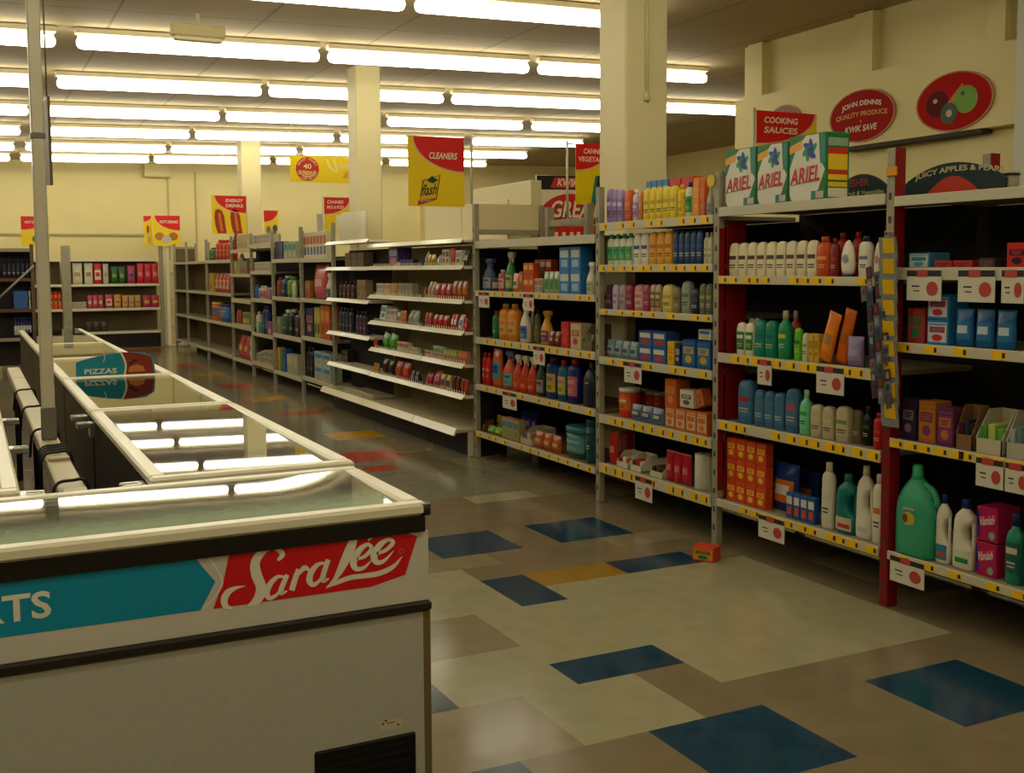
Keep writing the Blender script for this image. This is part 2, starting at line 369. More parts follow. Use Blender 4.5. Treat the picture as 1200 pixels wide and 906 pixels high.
def freezer(x0, x1, y0, y1, label, liner, long_x=False, handles=None, depth=.55, z1=FZ, ribs=1, fill=None, slope=.012, curl=False, gm=None):
    r = thing('chest_freezer', ((x0+x1)/2, (y0+y1)/2, 0), label, 'freezer', 'chest freezers in the middle of the aisle')
    rw = .055
    b = MB()
    # outer cabinet skin and inner liner
    t = .06
    b.box(x0+.012, x1-.012, y0+.012, y0+t, .06, z1-.05, 0).box(x0+.012, x1-.012, y1-t, y1-.012, .06, z1-.05, 0)
    b.box(x0+.012, x0+t, y0+t, y1-t, .06, z1-.05, 0).box(x1-t, x1-.012, y0+t, y1-t, .06, z1-.05, 0)
    b.box(x0+t, x1-t, y0+t, y1-t, .06, z1-depth-.03, 0)
    part('cabinet', b, [white if long_x else darkside], r)
    l = MB(); a0, a1, c0, c1, zb, zt = x0+t+.001, x1-t-.001, y0+t+.001, y1-t-.001, z1-depth-.03, z1-.03
    l.add([(a0, c0, zb), (a1, c0, zb), (a1, c1, zb), (a0, c1, zb), (a0, c0, zt), (a1, c0, zt), (a1, c1, zt), (a0, c1, zt)],
          [(0, 1, 2, 3), (0, 4, 5, 1), (1, 5, 6, 2), (2, 6, 7, 3), (3, 7, 4, 0)])
    part('liner', l, [liner], r)
    f = MB()
    f.cbox(x0, x1, y0, y0+rw, z1-.035, z1, .008).cbox(x0, x1, y1-rw, y1, z1-.035, z1, .008)
    f.cbox(x0, x0+rw, y0+rw, y1-rw, z1-.035, z1, .008).cbox(x1-rw, x1, y0+rw, y1-rw, z1-.035, z1, .008)
    part('rim', f, [rimm], r)
    g = MB()
    ga, gb, gc, gd = x0+rw, x1-rw, y0+rw, y1-rw; N = 60 if curl else 2; ym = (gc+gd)/2; vs = []
    for dz in (-.008, -.013):       # the lid glass tips a touch towards the near edge
        for i in range(N+1):
            xx = ga+(gb-ga)*i/N; sl = slope
            if curl: sl = slope*(1+.9*min(1, max(0, (xx-(gb-.3))/.3))**2)
            vs += [(xx, gc, z1+dz+sl*(gc-ym)), (xx, gd, z1+dz+sl*(gd-ym))]
    fs = []; o_ = 2*(N+1)
    for i in range(N):
        fs += [(2*i, 2*i+2, 2*i+3, 2*i+1), (o_+2*i, o_+2*i+1, o_+2*i+3, o_+2*i+2), (2*i, o_+2*i, o_+2*i+2, 2*i+2), (2*i+1, 2*i+3, o_+2*i+3, o_+2*i+1)]
    fs += [(0, 1, o_+1, o_), (2*N, o_+2*N, o_+2*N+1, 2*N+1)]
    g.add(vs[:o_], [ff for ff in fs if max(ff) < o_], 0, True); g.add(vs, [ff for ff in fs if max(ff) >= o_], 0, False)
    part('glass_lid', g, [gm or glassm], r)
    bt = MB()
    if long_x: bt.box(x0+.02, x1-.02, y0+.02, y1-.02, 0, .06)
    else: bt.box(x0+.05, x1-.05, y0+.05, y1-.05, 0, .06)
    part('plinth', bt, [blackm], r)
    if handles:
        for hx, hy in handles:
            s = -1 if hx <= (x0+x1)/2 else 1
            q = MB()
            for dy in (0, .045): q.cbox(min(hx, hx+s*.075), max(hx, hx+s*.075), hy+dy, hy+dy+.016, z1-.06, z1-.035, .004)
            q.box(min(hx, hx+s*.02), max(hx, hx+s*.02), hy-.01, hy+.07, z1-.1, z1-.036)
            part('hinge_bracket', q, [chrome], r)
    return r
# -- the end freezer that faces the camera
YFp = 2.78; XE = 1.125; X0 = -1.15
F1 = freezer(X0, XE, YFp, 3.43, 'large white chest freezer with blue and red front banner, facing the camera', frost, True, slope=.0135, curl=True, gm=frostglass)
def fp(px, py, off=.0): x, z = onY(px, py, YFp-off); return (x, YFp-off, z)
q = MB(); q.box(X0, XE-.012, YFp-.006, YFp+.012, fp(490, 623)[2], FZ-.036); part('rubber_seal', q, [blackm], F1)
q = MB(); q.loft([(XE-.005, YFp+.02, FZ-.035, .016, .022, 3), (XE-.005, YFp+.02, FZ-.004, .016, .022, 3)]); part('corner_cap', q, [M('2a2721', .4)], F1)
zt = fp(490, 623)[2]-.001; zl = fp(498, 704)[2]; zl2 = fp(500, 715)[2]
q = MB(); q.box(X0, XE, YFp+.004, YFp+.013, zl+.001, zt); banner = part('banner_panel', q, [M('c4c0b4', .4)], F1)
q = MB(); q.cbox(X0, XE+.004, YFp-.012, YFp+.014, zl2, zl, .005); part('trim_rail', q, [M('231b14', .4)], F1)
q = MB(); q.box(X0, XE-.02, YFp, YFp+.0125, .06, zl2-.002); part('front_panel', q, [noisy('front_enamel', 'a8a79c', 'afaea3', 60, .4)], F1)
q = MB(); q.box(XE-.02, XE+.002, YFp, YFp+.02, .06, zl2-.002); part('edge_trim', q, [M('6e5d3e', .4)], F1)
# banner artwork, printed on the panel
def bp(u, v): return fp(240+u/4.615, 600+v/4.615, 0.0)      # plane of the print
YFb = YFp+.004
def onpl(px, py, off): x, z = onY(px, py, YFb-off); return (x, YFb-off, z)
S = MB()
# blue arrow
xl, zz = onY(0, 678.1, YFb)
def ext(px, py, px2, py2, X):     # extend an edge to the unseen side
    a = onpl(px, py, .001); b_ = onpl(px2, py2, .001); k = (X-a[0])/(b_[0]-a[0]); return (X, a[1], a[2]+(b_[2]-a[2])*k)
S.slab([ext(0, 678, 226.4, 651.4, X0+.02), onpl(226.4, 651.4, .001), onpl(252.4, 681.8, .001), onpl(235, 715.3, .001), ext(0, 747.8, 235, 715.3, X0+.02)], (0, .0008, 0), 0)
S.slab([onpl(a, b_, .001) for a, b_ in ((269.2, 646.2), (465.3, 621.7), (489.2, 628.2), (475, 673.7), (435, 687.8), (249.7, 713.8), (261.7, 682.3))], (0, .0008, 0), 1)
W = lambda u, v: onpl(240+u/4.615, 600+v/4.615, .0018)
for kk, P in enumerate(([(395, 262, 14), (420, 228, 28), (385, 198, 22), (345, 198, 22), (300, 228, 40), (272, 278, 50), (280, 340, 58), (303, 400, 56), (298, 450, 54), (268, 490, 38), (232, 506, 8)],
          [(218, 402, 3), (170, 410, 18), (125, 435, 34), (105, 475, 38), (115, 512, 32), (150, 520, 12)],
          [(432, 352, 12), (392, 352, 20), (352, 392, 30), (335, 440, 32), (352, 466, 24), (395, 442, 16), (425, 388, 14)],
          [(446, 340, 24), (418, 405, 28), (412, 438, 26), (446, 428, 6)],
          [(508, 310, 26), (488, 365, 30), (470, 425, 30)], [(480, 372, 8), (510, 332, 18), (540, 302, 28), (566, 318, 14)],
          [(655, 276, 12), (612, 284, 22), (575, 328, 32), (566, 372, 34), (588, 394, 24), (624, 366, 16), (650, 312, 14)],
          [(668, 258, 26), (645, 325, 28), (638, 372, 26), (672, 360, 6)],
          [(812, 132, 34), (790, 190, 50), (765, 248, 50), (735, 310, 38), (700, 368, 20), (655, 412, 3)],
          [(655, 412, 4), (710, 384, 22), (790, 355, 26), (870, 345, 28), (950, 330, 28), (1020, 295, 22), (1068, 240, 3)],
          [(822, 256, 14), (868, 238, 20), (902, 198, 22), (880, 176, 20), (838, 205, 32), (805, 262, 40), (815, 305, 30), (860, 302, 18), (908, 255, 4)],
          [(914, 120, 26), (884, 156, 8)],
          [(928, 228, 14), (980, 206, 20), (1018, 166, 22), (994, 150, 20), (948, 178, 32), (915, 236, 40), (930, 272, 30), (970, 264, 18), (1022, 210, 4)])):
    S.stroke(P, (lambda u, v, kk=kk: onpl(240+u/4.615, 600+v/4.615, .0016+.00012*kk)), 2)
S.ringband(W(1062, 213), (1, 0, 0), (0, 0, 1), .006, .0075, 3, 16)
S.stroke([(0, 228, 8), (60, 300, 8), (95, 380, 10), (60, 450, 8), (0, 520, 8)], W, 2)
# category word, running off the frame
a = onpl(0, 722.5, .0018); b_ = onpl(60, 709, .0018); 
xs1 = onpl(60, 709, 0)[0]; hh = onpl(50, 694, 0)[2]-onpl(50, 726, 0)[2]
S.text('DESSERTS', (xs1-.215, YFb-.0018, onpl(30, 711, 0)[2]), (1, 0, 0), (0, 0, 1), hh, .43, 2)
part('banner_print', S, [M('0a88ac', .4), M('c8141a', .4), M('dcd8c8', .4), M('c06a60', .4)], F1, parent=banner)
# lower vent and rating plate
v0 = fp(368.3, 880); v1 = fp(486.7, 857)
q = MB(); q.cbox(v0[0], v1[0], YFp-.006, YFp+.004, .06, v1[2], .004, 0)
for k in range(5):
    z = v1[2]-.02-.025*k; q.box(v0[0]+.012, v1[0]-.012, YFp-.009, YFp-.006, z-.004, z, 1)
part('vent_grille', q, [M('0d0b09', .5), M('1d1712', .4)], F1)
q = MB(); p0 = fp(445, 857); p1 = fp(472, 841); q.box(p0[0], p1[0], YFp-.001, YFp+.001, p0[2], p1[2], 0)
for u, v in ((.1, .55), (.25, .8), (.85, .2)): q.box(p0[0]+.06*u, p0[0]+.06*u+.006, YFp-.0016, YFp-.001, p0[2]+.03*v, p0[2]+.03*v+.005, 1)
q.box(p0[0]+.02, p0[0]+.045, YFp-.0016, YFp-.001, p1[2]-.008, p1[2]-.006, 1)
part('rating_plate', q, [M('c2b897', .5), M('2b2a1c')], F1)
# -- long run of freezers beyond it, and the row across the gap
k = 1.083
RA, RB = .49, 1.155
freezer(RA, RB, 3.51, 5.36, 'chest freezer directly behind the bannered one, mirroring the ceiling lights', dkliner, handles=((RA, 3.62), (RA, 5.2)))
yseam = onZ(130, 441, FZ)[1]
freezer(RA, RB, 5.4, yseam-.012, 'short chest freezer in front of the pizzas card', dkliner, handles=((RA, 5.47),))
yend = onZ(75, 420, FZ)[1]
freezer(RA, RB, yseam+.012, yend-.015, 'chest freezer behind the pizzas card', dkliner)
ye2 = onZ(90, 402, FZ)[1]
freezer(RA, RB-.02, yend+.015, ye2-.015, 'narrow-looking chest freezer one before the far end of the run', dkliner)
freezer(RA, RB-.02, ye2+.015, onZ(95, 385, FZ)[1], 'farthest chest freezer of the run, towards the rear wall', dkliner)
freezer(-.6, .118, 3.51, 5.3, 'chest freezer across the cable gap, beside the white bannered one', dkliner, handles=((.118, 3.62), (.118, 4.6)))
freezer(-.6, .118, 5.34, 7.6, 'second chest freezer across the cable gap, beyond its neighbour', dkliner, handles=((.118, 5.5),))
# pizzas card standing at the seam
P0 = onY(86, 442, yseam); P1 = onY(185, 437, yseam)
def cp(px, py, off=0): x, z = onY(px, py, yseam-.03-off); return (x, yseam-.03-off, max(z, FZ+.001))
card = thing('category_card', ((P0[0]+P1[0])/2, yseam-.03, FZ), 'arched blue card reading PIZZAS standing across the freezer lids', 'sign')
arch = [(89, 441.5), (89, 425)]+[(89+90*s, 425-13.5*sin(pi*(s*.62+.02))**1.0+1.5*s) for s in (.1, .2, .3, .4, .5, .6, .7, .8, .9)]+[(180, 419), (182, 437)]
q = MB(); q.slab([cp(a, b_) for a, b_ in arch], (0, .006, 0), 0)
part('card', q, [M('0c7a8c', .45)], card)
q = MB()
q.slab([cp(a, b_, .001) for a, b_ in ((146, 439), (147, 428), (144, 416), (142, 412.5), (160, 413.5), (177, 417.5), (181, 437.5))], (0, .0008, 0), 0)
q.slab([cp(a, b_, .002) for a, b_ in ((150, 436), (152, 430), (160, 427), (168, 429), (170, 435))], (0, .0008, 0), 1)
q.slab([cp(a, b_, .002) for a, b_ in ((150, 426), (158, 420), (162, 422), (152, 428))], (0, .0008, 0), 2)
q.stroke([(141, 412, 2), (146, 422, 2.2), (147.5, 430, 2.2), (146, 439.5, 2)], lambda u, v: cp(u, v, .003), 3)
q.ringband(cp(112, 419, .003), (1, 0, 0), (0, 0, 1), .05, .054, 3, 12, -.6, 1.0)
c0 = cp(118, 435, .003)
q.text('PIZZAS', c0, (1, 0, 0), (0, 0, 1), .032, .185, 3)
part('print', q, [M('7c2412', .5), M('b5702a'), M('3a1a10'), M('cfc8a4')], card)
# trunking, cables, pole and hanging board in the gap between the rows
tz = .78
tr = thing('cable_trunking', (.285, 6.5, 0), 'long cream cable trunking running down the dark gap between freezers', 'trunking')
q = MB()
for y0 in (3.55, 4.45, 5.35, 6.25, 7.15, 8.05): q.cbox(.245, .33, y0, y0+.885, tz-.06, tz, .006)
part('channel', q, [M('b9ad8c', .45)], tr)
for y in (3.7, 6, 8.5): part('stand', MB().box(.27, .31, y-.02, y+.02, 0, tz-.06), [blackm], tr)
for y in (3.86, 4.5, 4.56, 4.62, 4.68, 5.2, 6.1, 7.0):
    q = MB(); q.tube(crom([(.22, y, tz-.1), (.235, y, tz+.008), (.29, y+.02, tz+.02), (.335, y+.03, tz+.008), (.35, y+.03, tz-.1)], 4), .006, n=6)
    part('cable', q, [M('14110e', .4)], tr)
for ya_, yb_ in ((3.72, 3.8), (4.42, 4.47)): part('junction_cover', MB().cbox(.25, .325, ya_, yb_, tz+.001, tz+.013, .003), [M('a89c78', .4)], tr)
px_, py_ = onZ(58, 515, tz)
po = thing('support_pole', (px_, py_, 0), 'thin grey metal pole rising from the freezer gap to the ceiling', 'pole')
q = MB(); q.cbox(px_-.026, px_+.026, py_-.026, py_+.026, tz+.001, zc(px_)-.001, .006); part('tube', q, [noisy('pole_grey', 'b0a890', 'bdb59c', 4, .3)], po)
for za_, zb_ in ((tz+.001, tz+.14), (2.05, 2.075)): part('collar', MB().cbox(px_-.03, px_+.03, py_-.03, py_+.03, za_, zb_, .004), [M('6c675a', .4)], po)
zt_ = onX(50, 122, .36); zb_ = onX(52, 226, .36)
y0 = onX(59.5, 180, .36)[0]; y1 = onX(45, 180, .36)[0]
hb = thing('hanging_board', (.36, (y0+y1)/2, zb_[1]), 'brown hanging sign board seen edge-on behind the grey pole', 'sign')
q = MB(); q.slab([(.353, y0, zb_[1]+.0), (.353, y1, zb_[1]+.06), (.353, y1, zt_[1]), (.353, y0, zt_[1]-.02)], (.012, 0, 0)); part('board', q, [noisy('board_brown', '5c4a30', '6b583a', 6, .6)], hb)
q = MB()
for y in (y0+.1, y1-.1): q.tube([(.359, y, zt_[1]-.03), (.359, y, zc(.36)-.001)], .004, n=5)
part('hanger', q, [M('6b6350')], hb)

# ------------------------------------------------------------- shelving
XF = 3.56
steel = noisy('shelf_post_grey', '8d8670', '9a937c', 12, .45); steel2 = M('a39c84', .4); redm = M('7d0f12', .45)
lipm = M('bdb69c', .4); darkback = noisy('dark_back_board', '16110c', '1f1812', 6, .8); tanback = noisy('tan_back_board', '5d4d33', '6b5a3d', 4, .8)
deckm = noisy('shelf_deck_wood', '7a5a34', '8a683e', 5, .6); deckg = M('8f886f', .5); ticky = M('e8b800', .45); tickk = M('2a2410', .6); cardw = M('c9c4b0', .5); cardr = M('b04038', .5); cardk = M('2b2421', .6)
def post_mb(mb, x, y, side, z0=0, z1=2.0, w=.046, d=.04, mi=0, holes=True):
    """slotted upright; side = +1 leaves the post just beyond y, 0 centres it"""
    y0 = y-w/2
    mb.cbox(x, x+d, y0, y0+w, z0, z1, .003, mi)
    if holes:
        for i in range(int((z1-.1)/.1)):
            z = .08+i*.1; mb.box(x-.0008, x+.002, y-.008, y+.008, z, z+.03, 2)
def bay(label, y0, y1, shelves, depth=.5, tickets=6, seed=1, back=None, posts='f', lip=None, deck=None, cards=(), red_far=False, red_near=False, top_plain=True, backtop=1.78, bare=(), ylip=(), dark_far=False):
    r = thing('shelving_bay', (XF, (y0+y1)/2, 0), label, 'shelving', 'shelving bays of the long aisle run')
    rn = random.Random(seed); g = .0265
    if 'f' in posts:
        for nm, x in (('front_post', XF), ('rear_post', XF+depth)):
            q = MB(); post_mb(q, x, y1, 0)
            if red_far: q.box(x+.002, x+.038, y1-.0255, y1-.0232, .3, 1.7, 1)
            part(nm, q, [steel, redm, M('3c382c')], r)
    if 'n' in posts:
        for nm, x in (('front_post', XF), ('rear_post', XF+depth)):
            q = MB(); post_mb(q, x, y0, 0, .86 if red_near else 0, 2.0)
            if red_near:
                q.cbox(x, x+.04, y0-.023, y0+.023, 0, .86, .003, 1); q.box(x+.001, x+.06, y0-.0255, y0-.0232, 0, 2.0, 1)
            part(nm, q, [steel, redm, M('3c382c')], r)
    q = MB()
    if back is not None:
        q.box(XF+depth-.014, XF+depth-.003, y0+.001, y1-.001, .01, backtop); part('back_panel', q, [back], r)
    if dark_far:
        part('side_panel', MB().box(XF+.045, XF+depth-.02, y1-.012, y1-.004, .1, shelves[0][0]-.06), [darkback], r)
    if red_far:
        q = MB(); q.box(XF+.045, XF+.17, y1-g-.012, y1-g-.002, .2, 1.74); part('side_panel', q, [redm], r)
    for i, (zt, zb) in enumerate(shelves):
        q = MB(); q.cbox(XF+.006, XF+depth-.015, y0+g, y1-g, zt-.03, zt-.006, .003)
        s = part('shelf', q, [deck or deckg], r)
        q = MB(); q.cbox(XF-.006, XF+.005, y0+g, y1-g, zb, zt, .002, 0)
        if tickets and not (top_plain and i == 0) and i not in bare:
            n = tickets if i not in ylip else tickets*2
            L = y1-y0-2*g
            for k in range(n):
                if rn.random() < .12: continue
                w = .068 if y1-y0 < 1.5 else .062
                yy = y0+g+L*(k+.5)/n+rn.uniform(-.02, .02)
                yy = min(max(yy, y0+g+.04), y1-g-.04)
                h = (zt-zb)*.4
                zm = (zt+zb)/2
                q.box(XF-.0072, XF-.006, yy-w/2, yy+w/2, zm-h, zm+h, 1)
                q.box(XF-.0078, XF-.0072, yy-w/2+.004, yy-w/2+.018, zm-h*.6, zm+h*.6, 2)
        part('price_strip', q, [lip or lipm, ticky, tickk], r, parent=s)
        for (ci, px0, px1, py) in cards:
            if ci != i: continue
            ya, za = onX(px0, py, XF-.012); yb_, _ = onX(px1, py, XF-.012)
            ya, yb_ = min(ya, yb_), max(ya, yb_); zt2 = zt-.012; zb2 = zb-.085
            q = MB(); q.box(XF-.0125, XF-.0085, ya, yb_, zb2, zt2, 0)
            hh = zt2-zb2; q.box(XF-.0132, XF-.0125, ya, yb_, zt2-hh*.2, zt2, 2); q.box(XF-.0138, XF-.0132, (ya+yb_)/2-.02, (ya+yb_)/2+.035, zt2-hh*.22, zt2+.002, 1)
            q.disc((XF-.0138, ya+(yb_-ya)*.25, zb2+hh*.4), (0, 1, 0), (0, 0, -1), (yb_-ya)*.17, hh*.24, 1, 12)
            q.box(XF-.0132, XF-.0125, ya+(yb_-ya)*.62, ya+(yb_-ya)*.85, zb2+hh*.45, zb2+hh*.5, 2); q.box(XF-.0132, XF-.0125, ya+(yb_-ya)*.62, ya+(yb_-ya)*.8, zb2+hh*.3, zb2+hh*.34, 2)
            part('price_card', q, [cardw, cardr, cardk], r, parent=s)
    return r
ZA = [(1.793, 1.750), (1.49, 1.438), (1.172, 1.129), (.754, .714), (.257, .219)]
ZB = [(1.809, 1.761), (1.45, 1.408), (1.044, .993), (.686, .634), (.259, .217)]
ZC = [(1.774, 1.725), (1.514, 1.469), (1.24, 1.202), (.941, .891), (.575, .518), (.263, .2)]
ZD = [(1.707, 1.65), (1.325, 1.281), (.962, .91), (.593, .545), (.22, .176)]
YP = [2.2, 3.485, 4.70, 5.915, 7.79, 11.5, 12.775, 14.12, 15.31, 16.58, 18.5, 20.33, 21.6]
bay('nearest shelving bay, framed in red, under the apples and pears sign', YP[0], YP[1], ZA, .58, 8, 3, darkback, 'n', cards=[(1, 1063, 1103, 325), (1, 1123, 1166, 325), (1, 1174, 1200, 325), (3, 1144, 1176, 540), (3, 1178, 1206, 545), (4, 1043, 1083, 665)], bare=(1,), ylip=(3,), backtop=1.762)
bay('shelving bay carrying three tall green detergent cartons on top', YP[1], YP[2], ZB, .58, 13, 4, darkback, 'nf', red_far=True, red_near=True, cards=[(2, 888, 904, 420), (2, 957, 989, 430), (4, 889, 919, 610)], backtop=1.778)
bay('shelving bay with lilac and yellow bottles standing on its top', YP[2], YP[3], ZC, .58, 11, 5, darkback, 'f', cards=[(3, 731.7, 751.4, 430), (5, 744.5, 764, 560)], top_plain=False, backtop=1.743)
bay('wide shelving bay between the sweets gondola and yellow bottles', YP[3], YP[4], ZD, .58, 13, 6, darkback, 'f', cards=[(1, 561, 573, 345), (1, 613, 625, 345), (2, 625, 638, 405), (3, 589, 605, 460)], deck=deckm, backtop=1.676, dark_far=True)
FB = [(5, 6, [(1.625, 1.575), (1.158, 1.11), (.709, .66), (.229, .18)], 'first grey bay past the sweets gondola, holding a tall pink box'),
      (6, 7, [(1.628, 1.58), (1.151, 1.1), (.672, .62), (.194, .145)], 'second grey bay past the sweets gondola, with green and dark bottles'),
      (7, 8, [(1.847, 1.79), (1.473, 1.43), (1.103, 1.05), (.626, .58), (.222, .17)], 'third grey bay past the sweets gondola, mixed small stock'),
      (8, 9, [(1.793, 1.74), (1.435, 1.39), (1.075, 1.01), (.703, .63), (.19, .14)], 'fourth grey bay past the sweets gondola, with dark upper shelves'),
      (9, 10, [(1.653, 1.60), (1.14, 1.09), (.679, .63), (.21, .16)], 'wide grey bay with red bottles on top, before the empty shelves'),
      (10, 11, [(1.645, 1.60), (1.135, 1.09), (.675, .63), (.2, .15)], 'wide empty grey bay one before the end of the run'),
      (11, 12, [(1.64, 1.60), (1.13, 1.09), (.675, .63), (.19, .15)], 'last narrow empty grey bay of the run, by the rear wall')]
for n, (a, b_, zs, lb) in enumerate(FB):
    bay(lb, YP[a], YP[b_], zs, .4, 0, 20+n, darkback if n < 4 else tanback, 'nf' if n == 0 else 'f', backtop=zs[0][0]+.02)
ep = thing('end_board', (XF+.2, YP[12]+.03, 0), 'tan board closing the rear wall end of the long shelf run', 'board')
part('board', MB().box(XF+.045, XF+.42, YP[12]+.026, YP[12]+.04, .1, 1.9), [tanback], ep); part('frame_rail', MB().cbox(XF+.045, XF+.42, YP[12]+.024, YP[12]+.042, 1.9, 1.94, .003), [steel], ep)
# frame panel and rail standing above the wide bay
pr = thing('infill_board', (XF+.26, YP[4]-.01, 1.71), 'cream infill panel in grey frame above the wide bay shelf', 'panel')
q = MB(); q.box(XF+.045, XF+.575, YP[4]-.006, YP[4]+.006, 1.80, 2.0); part('panel', q, [M('d2c79c', .5)], pr)
q = MB(); q.cbox(XF+.045, XF+.575, YP[4]-.014, YP[4]+.012, 1.76, 1.80, .003); part('rail', q, [steel], pr)

# sweets gondola: three white sections with sloping lips
XG = 3.47
wsh = M('d9d3bd', .3); wlip = M('e2dcc6', .18); greyb = noisy('gondola_back', '8a7d58', '958862', 3, .6)
YE = [7.83, onX(490, 300, XG)[0], onX(430, 316, XG)[0], 11.46]
zR = [onX(550, y, XG)[1] for y in (278.2, 310.5, 351.8, 389.5, 428.5, 465.5)]
zL = [onX(388, y, XG)[1] for y in (283, 313, 349, 388, 424.5)]
GZ = {}
GN = ['sweets gondola section beside the wide bay, full of bagged sweets', 'middle section of the white sweets gondola', 'far section of the white sweets gondola, mostly bare']
for k in range(3):
    ya, yb_ = YE[k]+.006, YE[k+1]-.006
    r = thing('sweets_gondola', (XF, (ya+yb_)/2, 0), GN[k], 'shelving', 'white sweets gondola sections')
    zs = zR if k < 2 else zL; GZ[k] = zs
    xb = XF+(.32 if k < 2 else .182)
    q = MB(); q.box(xb, xb+.014, ya, yb_, .1, zR[0]-.04); part('back_panel', q, [greyb if k < 2 else darkback], r)
    if k == 1: part('side_panel', MB().box(XF+.17, xb, yb_-.012, yb_, .1, zR[0]-.04), [greyb], r)
    pz = onX(500, 246, XF+.33)[1] if k == 0 else onX(460, 243, XF+.33)[1]
    if k < 2:
        q = MB(); q.cbox(XF+.32, XF+.34, ya, yb_-(.5 if k == 1 else 0), zR[0]-.035, pz, .004); part('top_panel', q, [M('d6cca2', .5)], r)
    for i, z in enumerate(zs):
        q = MB(); q.cbox(XG+.03, xb-.001, ya, yb_, z-.032, z-.008, .003); s = part('shelf', q, [wsh], r)
        q = MB(); q.slab([(XG+.03, ya, z), (XG+.028, ya, z-.008), (XG-.002, ya, z-.038), (XG-.007, ya, z-.034)], (0, yb_-ya, 0)); part('ticket_rail', q, [wlip], r, parent=s)
        if 0 < i and k < 2:
            n = int((yb_-ya-.04)/.05); P = [(XG+.031, ya+.01, z-.007)]
            for j in range(n):
                y = ya+.02+j*.05; P += [(XG+.031, y, z), (XG+.031, y+.002, z+.024), (XG+.031, y+.011, z+.024), (XG+.031, y+.013, z)]
            P.append((XG+.031, ya+.03+n*.05, z-.007)); q = MB(); q.slab(P[::-1], (.003, 0, 0))
            o = part('divider_comb', q, [M('e6e0cc', .3)], r, parent=s)
    zb_ = onX(545, 508, XF-.16)[1]
    q = MB(); q.cbox(XF-.14, xb-.001, ya, yb_, zb_-.03, zb_, .004); b0 = part('base_deck', q, [M('b0a683', .45)], r)
    q = MB(); q.slab([(XF-.14, ya, zb_+.01), (XF-.13, ya, zb_-.01), (XF-.16, ya, zb_-.05), (XF-.172, ya, zb_-.046)], (0, yb_-ya, 0)); part('base_lip', q, [wlip], r, parent=b0)
    q = MB(); q.box(XF-.02, xb-.02, ya, yb_, 0, zb_-.031); part('kick_plate', q, [M('241d14', .6)], r)
    if k == 0:
        q = MB(); q.cbox(XF-.03, XF+.01, ya-.004, ya+.04, 0, zb_-.03, .003); part('foot', q, [M('bcb398', .4)], r)
# loose shelf plate lying on the gondola base
y0, z0 = onX(425, 457, XF-.05); q = MB(); q.cbox(XF-.06, XF+.17, y0-.35, y0+.5, zb_+.001, zb_+.03, .006).cbox(XF-.07, XF-.055, y0-.35, y0+.5, zb_+.001, zb_+.045, .004)
lp = thing('loose_shelf', (XF, y0, zb_), 'loose pale shelf plate lying on the bare base of the sweets gondola', 'shelf'); part('plate', q, [M('aaa083', .4)], lp)
# back of the neighbouring row: tall cream boards and posts
xo = XF+.62
bd = thing('board_cabinet', (xo, 8.6, 0), 'tall plain cream board standing behind the sweets gondola', 'board')
ya = onX(622, 215, xo)[0]; yb_ = onX(553, 225, xo)[0]; zt = onX(622, 211, xo)[1]
q = MB(); q.cbox(xo, xo+.1, ya, yb_, 0, zt, .004); part('panel', q, [M('d8cda2', .5)], bd)
ru = thing('rear_shelving', (xo+.5, 7, 0), 'grey shelving posts and crossbar of the next aisle, in front of the GREAT sign', 'shelving')
xr = 4.75; ya = onX(686, 250, xr)[0]; yb_ = onX(640, 255, xr)[0]; z2 = onX(686, 238, xr)[1]
for y in (ya, yb_):
    q = MB(); q.cbox(xr, xr+.07, y-.03, y+.03, 0, z2, .004); part('post', q, [steel], ru)
q = MB(); zz = onX(660, 261, xr)[1]; q.cbox(xr+.01, xr+.05, ya+.03, yb_-.03, zz-.03, zz+.03, .004); part('crossbar', q, [steel], ru)
q = MB(); q.cbox(xr+.072, xr+.5, ya, yb_, 1.45, 1.48, .003); part('shelf', q, [deckg], ru)

# shelving against the rear wall
YG = 22.3
def rear_bay(x0, x1, label, zs, nearp=True):
    r = thing('rear_shelving_bay', ((x0+x1)/2, YG, 0), label, 'shelving', 'shelving along the rear wall')
    xs = [x1] if not nearp else [x0, x1]
    for x in xs: part('post', MB().cbox(x-.04, x+.04, YG, YG+.05, 0, 1.97, .004), [steel], r)
    part('back_panel', MB().box(x0+.04, x1-.04, YG+.44, YG+.45, .1, zs[0]), [tanback], r)
    for z in zs:
        s = part('shelf', MB().cbox(x0+.042, x1-.042, YG+.01, YG+.44, z-.03, z-.004, .003), [deckg], r)
        part('price_strip', MB().cbox(x0+.042, x1-.042, YG-.006, YG+.009, z-.05, z, .002), [M('cfc9b2', .3)], r, parent=s)
    part('kick_plate', MB().box(x0+.042, x1-.042, YG+.05, YG+.06, 0, zs[-1]-.05), [M('1d160f')], r)
    return r
ZR_ = [1.72, 1.24, .77, .32]
rear_bay(1.74, 3.44, 'rear wall shelving bay with red and white snack bags', ZR_)
rear_bay(.5, 1.66, 'narrow rear wall shelving bay with orange tubs, behind the pole', ZR_, False)
sx = onY(203, 350, 22.2)[0]
r = thing('white_stand', (sx, 22.1, 0), 'white slotted end stand between the rear wall shelves and the long run', 'stand')
for x in (sx-.14, sx+.1): part('post', MB().cbox(x, x+.06, 22.05, 22.11, 0, 1.95, .004), [M('ece4cc', .4)], r)
for z in (.35, .9, 1.4): part('rung', MB().cbox(sx-.08, sx+.1, 22.06, 22.1, z, z+.06, .004), [M('c6bd9c', .4)], r)
part('foot', MB().cbox(sx-.16, sx+.2, 21.9, 22.2, 0, .05, .01), [M('d0c8a8', .4)], r)
